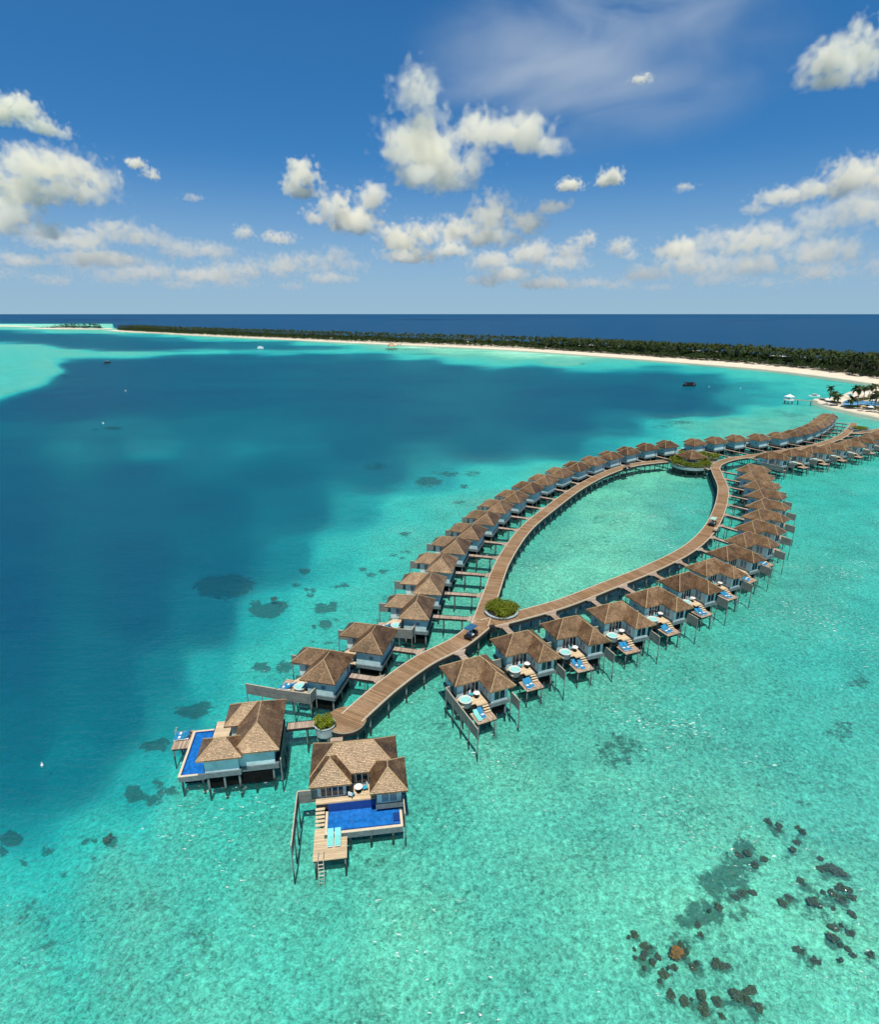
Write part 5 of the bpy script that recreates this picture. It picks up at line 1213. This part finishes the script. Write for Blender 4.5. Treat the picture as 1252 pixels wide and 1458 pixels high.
cam = bpy.data.cameras.new('camera'); co = bpy.data.objects.new('camera', cam); C.objects.link(co); sc.camera = co
co.location = (0, 0, H); co.rotation_euler = (R_(90) - PITCH, 0, 0)
cam.sensor_fit = 'HORIZONTAL'; cam.sensor_width = 36; cam.lens = F * 36 / 1252; cam.clip_start = .5; cam.clip_end = 200000
sc.view_settings.view_transform = 'Standard'; sc.view_settings.look = 'None'; sc.view_settings.exposure = 0; sc.view_settings.gamma = 1
try: sc.cycles.use_denoising = True; sc.cycles.denoiser = 'OPENIMAGEDENOISE'
except Exception: pass
sc.cycles.max_bounces = 20; sc.cycles.diffuse_bounces = 3; sc.cycles.glossy_bounces = 3; sc.cycles.transmission_bounces = 4; sc.cycles.transparent_max_bounces = 12; sc.cycles.sample_clamp_indirect = 6
# ------------------------------------------------------------------ clouds (real volumes, far out over the sea)
CLOUDS = [
 ('big bright cumulus tower standing highest in the middle of the sky', 5200, [(597,150,36,34),(575,205,40,42),(602,178,38,30),(612,205,48,46),(640,242,44,26),(598,248,48,20),(688,185,46,30),(676,228,24,24),(742,200,52,22),(788,208,30,15)]),
 ('small rounded cumulus left of the big central cloud', 6500, [(437,250,26,20),(420,264,20,17),(430,271,28,10)]),
 ('broken cumulus below the small rounded cloud', 8000, [(474,295,30,24),(500,312,46,20),(455,310,26,12),(532,283,26,22),(545,268,10,8)]),
 ('low heap cumulus under the big cloud, left half', 9500, [(565,340,34,20),(604,335,30,22),(585,362,50,15),(545,330,14,10)]),
 ('low heap cumulus under the big cloud, right half', 9500, [(655,325,34,22),(700,308,44,26),(745,316,36,18),(650,352,30,16),(780,300,30,10),(690,335,60,14)]),
 ('tiny cloud puff right of the big central cloud', 6500, [(813,262,20,10),(806,266,14,7)]),
 ('small bright puff farther right of the big central cloud', 6500, [(872,252,20,12),(862,258,14,9)]),
 ('tiny faint puff at upper right under the cirrus', 6000, [(912,115,17,7)]),
 ('soft cumulus at the top right corner of the sky', 4800, [(1190,85,42,30),(1225,70,34,34),(1255,55,26,28),(1205,104,50,20)]),
 ('cloud bank at upper right below the corner cumulus', 7500, [(1215,255,52,22),(1175,268,46,16),(1120,274,44,14),(1250,268,40,22),(1092,290,24,8)]),
 ('large ragged cloud bank low on the right', 11000, [(970,350,46,18),(1015,340,24,20),(1050,345,44,22),(1100,340,52,24),(1150,325,50,22),(1205,312,56,26),(1252,310,40,28),(1000,372,60,18),(1080,375,60,18),(1150,360,60,20),(940,385,50,14)]),
 ('small detached puffs left of the right-hand cloud bank', 11000, [(882,350,22,12),(898,362,16,9),(830,340,22,14),(815,355,24,12),(962,280,14,6)]),
 ('low cloud row above the horizon right of the middle', 15000, [(700,372,36,14),(760,362,40,18),(800,375,36,14),(730,390,44,12),(690,398,30,10),(780,402,60,12),(840,403,26,8)]),
 ('cloud bank at left under the small upper cloud', 6200, [(70,245,60,26),(110,240,40,24),(35,270,40,30),(140,255,30,18),(20,310,40,26),(95,275,60,18),(55,325,30,14)]),
 ('ragged cloud at the far upper left', 5200, [(35,162,34,18),(62,182,30,14),(12,168,26,16),(84,186,16,10)]),
 ('hazy low cloud bank close above the horizon on the left', 17000, [(20,392,40,14),(95,402,36,10),(170,396,44,12),(250,404,34,9),(330,400,40,12),(130,380,40,12),(420,402,34,9)]),
 ('hazy low cloud bank close above the horizon on the right', 17000, [(880,400,36,11),(950,406,30,8),(1020,396,44,12),(1100,404,36,9),(1160,390,46,14),(1230,384,40,16),(1250,405,30,8)]),
 ('slanting wisp of cloud right of the left bank', 6200, [(196,234,16,8),(212,247,14,9)]),
 ('long low cumulus line on the left', 10500, [(80,345,40,16),(125,345,40,18),(170,335,40,18),(210,340,34,18),(255,350,40,15),(300,352,34,15),(50,372,50,12),(150,368,70,12)]),
 ('small pale puff above the left cumulus line', 9500, [(347,331,16,11),(397,338,26,9),(382,333,14,8),(285,289,16,6)]),
 ('low cumulus row left of the middle, near the horizon', 14000, [(340,385,50,14),(400,378,44,16),(450,372,34,16),(485,362,28,14),(500,375,26,14),(290,392,50,12),(470,395,40,10),(220,388,50,12)]),
]
def cloud_mat(k, blobs, s, rho, zb, amp=1.0):
    m, nt = new_mat('cloud_%02d' % k); n = N(nt); tc = n('ShaderNodeTexCoord'); P = tc.outputs['Object']
    off = n('ShaderNodeVectorMath', {0: P, 1: (k * 137.0, k * 71.0, k * 53.0)}, operation='ADD')
    f = None
    for (x, y, z, rx, ry, rz) in blobs:
        q = n('ShaderNodeVectorMath', {0: P, 1: (1 / rx, 1 / ry, 1 / rz), 2: (-x / rx, -y / ry, -z / rz)}, operation='MULTIPLY_ADD')
        l = n('ShaderNodeVectorMath', {0: q.outputs[0]}, operation='LENGTH').outputs['Value']
        v = n.math('SUBTRACT', 1.0, l)
        f = v if f is None else n.math('SMOOTH_MAX', f, v, .12)
    r_ = sum(b[5] for b in blobs) / len(blobs)
    nz = n.noise(off.outputs[0], 1.5 / r_, 8, .66, .35)
    nz2 = n.noise(off.outputs[0], .5 / r_, 2, .5)
    d = n.math('ADD', f, n.maprange(nz.outputs[0], .25, .75, -.66 * amp, .44 * amp)); d = n.math('ADD', d, n.maprange(nz2.outputs[0], .3, .7, -.30 * amp, .26))
    vb = n('ShaderNodeTexVoronoi', {'Vector': n('ShaderNodeVectorMath', {0: off.outputs[0], 1: n('ShaderNodeVectorMath', {0: nz.outputs['Color'], 'Scale': r_ * .5}, operation='SCALE').outputs[0]}, operation='ADD').outputs[0], 'Scale': 1.9 / r_, 'Smoothness': .6}, feature='SMOOTH_F1')
    d = n.math('ADD', d, n.maprange(vb.outputs[0], .1, .75, .20, -.28))     # cauliflower bulges
    sep = n('ShaderNodeSeparateXYZ', {0: P}); base = n.maprange(sep.outputs[2], zb - r_ * .5, zb + r_ * .35, -.55, 0)
    d = n.math('ADD', d, base)
    den = n.math('MULTIPLY', n.maprange(d, -.04, .50, 0, 1, True), rho)
    v = n('ShaderNodeVolumePrincipled', {'Color': (1, .974, .89, 1), 'Density': den, 'Anisotropy': .0})
    nt.links.new(v.outputs[0], n('ShaderNodeOutputMaterial').inputs['Volume']); return m
def add_cloud(k, label, D, px):
    cx = sum(b[0] for b in px) / len(px); cy = sum(b[1] for b in px) / len(px)
    g = random.Random(100 + k); u = at(cx, cy, H + 1.0) - Vector((0, 0, H)) if cy < YH else None
    u.normalize(); ctr = Vector((0, 0, H)) + u * D; yaw = math.atan2(-u.x, u.y)
    depth = D * (u.y * CP + u.z * -SP if False else max(.5, (Vector((u.x, u.y, u.z)).dot(Vector((0, CP, -SP)))))); s = depth / F
    bl_ = [((b[0] - cx), g.uniform(-.5, .5) * b[2], -(b[1] - cy), b[2] * 1.12, (b[2] + b[3]) * .55, b[3] * 1.15) for b in px]
    zb = min(q[2] - q[5] * .75 for q in bl_)
    lo = [min(q[i] - q[i+3] * 1.35 for q in bl_) for i in range(3)]; hi = [max(q[i] + q[i+3] * 1.35 for q in bl_) for i in range(3)]
    mb = MB().box(lo[0], hi[0], lo[1], hi[1], lo[2], hi[2]); r_ = sum(q[5] for q in bl_) / len(bl_)
    o = mb.build('cloud', cloud_mat(k, bl_, s, (4.2 if D < 9000 else 3.2 if D < 13000 else 2.0 if D < 16000 else 1.0) / (r_ * s), zb, 1.0 if D < 7000 else 1.1 if D < 16000 else 1.5)); o.location = ctr; o.rotation_euler = (0, 0, yaw); o.scale = (s, s, s)
    tag(o, label, 'cloud', 'cumulus clouds over the sea'); return o
for k, (lb_, D, px_) in enumerate(CLOUDS): add_cloud(k, lb_, D, px_)
# thin high veil of cirrus at upper right
m, nt = new_mat('cirrus_veil'); n = N(nt); tc = n('ShaderNodeTexCoord'); P = tc.outputs['Object']
st = n('ShaderNodeMapping', {0: P, 2: (0, R_(-38), 0), 3: (.0045, .004, .019)}); nz = n.noise(st.outputs[0], 1.0, 6, .62, .9); big = n.noise(P, .006, 3, .5)
l = n('ShaderNodeVectorMath', {0: n('ShaderNodeVectorMath', {0: P, 1: (1 / 260, 1 / 60, 1 / 130)}, operation='MULTIPLY').outputs[0]}, operation='LENGTH').outputs['Value']
fade = n.maprange(l, .15, 1.0, 1, 0, True)
den = n.math('MULTIPLY', n.math('MULTIPLY', fade, n.maprange(nz.outputs[0], .36, .78, 0, 1)), n.maprange(big.outputs[0], .3, .65, .25, 1))
s_ = 9000 / F; v = n('ShaderNodeVolumePrincipled', {'Color': (1, 1, 1, 1), 'Density': n.math('MULTIPLY', den, 2.6 / (60 * s_)), 'Anisotropy': .3}); nt.links.new(v.outputs[0], n('ShaderNodeOutputMaterial').inputs['Volume'])
u = (at(850, 70, H + 1) - Vector((0, 0, H))).normalized(); o = MB().box(-260, 260, -60, 60, -130, 130).build('cirrus_cloud', m); o.location = Vector((0, 0, H)) + u * 9500; o.rotation_euler = (0, 0, math.atan2(-u.x, u.y)); o.scale = (s_,) * 3
tag(o, 'thin white cirrus veil spreading over the upper right of the sky', 'cloud')
for o in [o for o in C.objects if o.parent is None and o.location.z == -50]:
    for ch in list(o.children_recursive) + [o]: bpy.data.objects.remove(ch)
sc.cycles.volume_bounces = 20; sc.cycles.volume_step_rate = 2.0; sc.cycles.volume_max_steps = 32
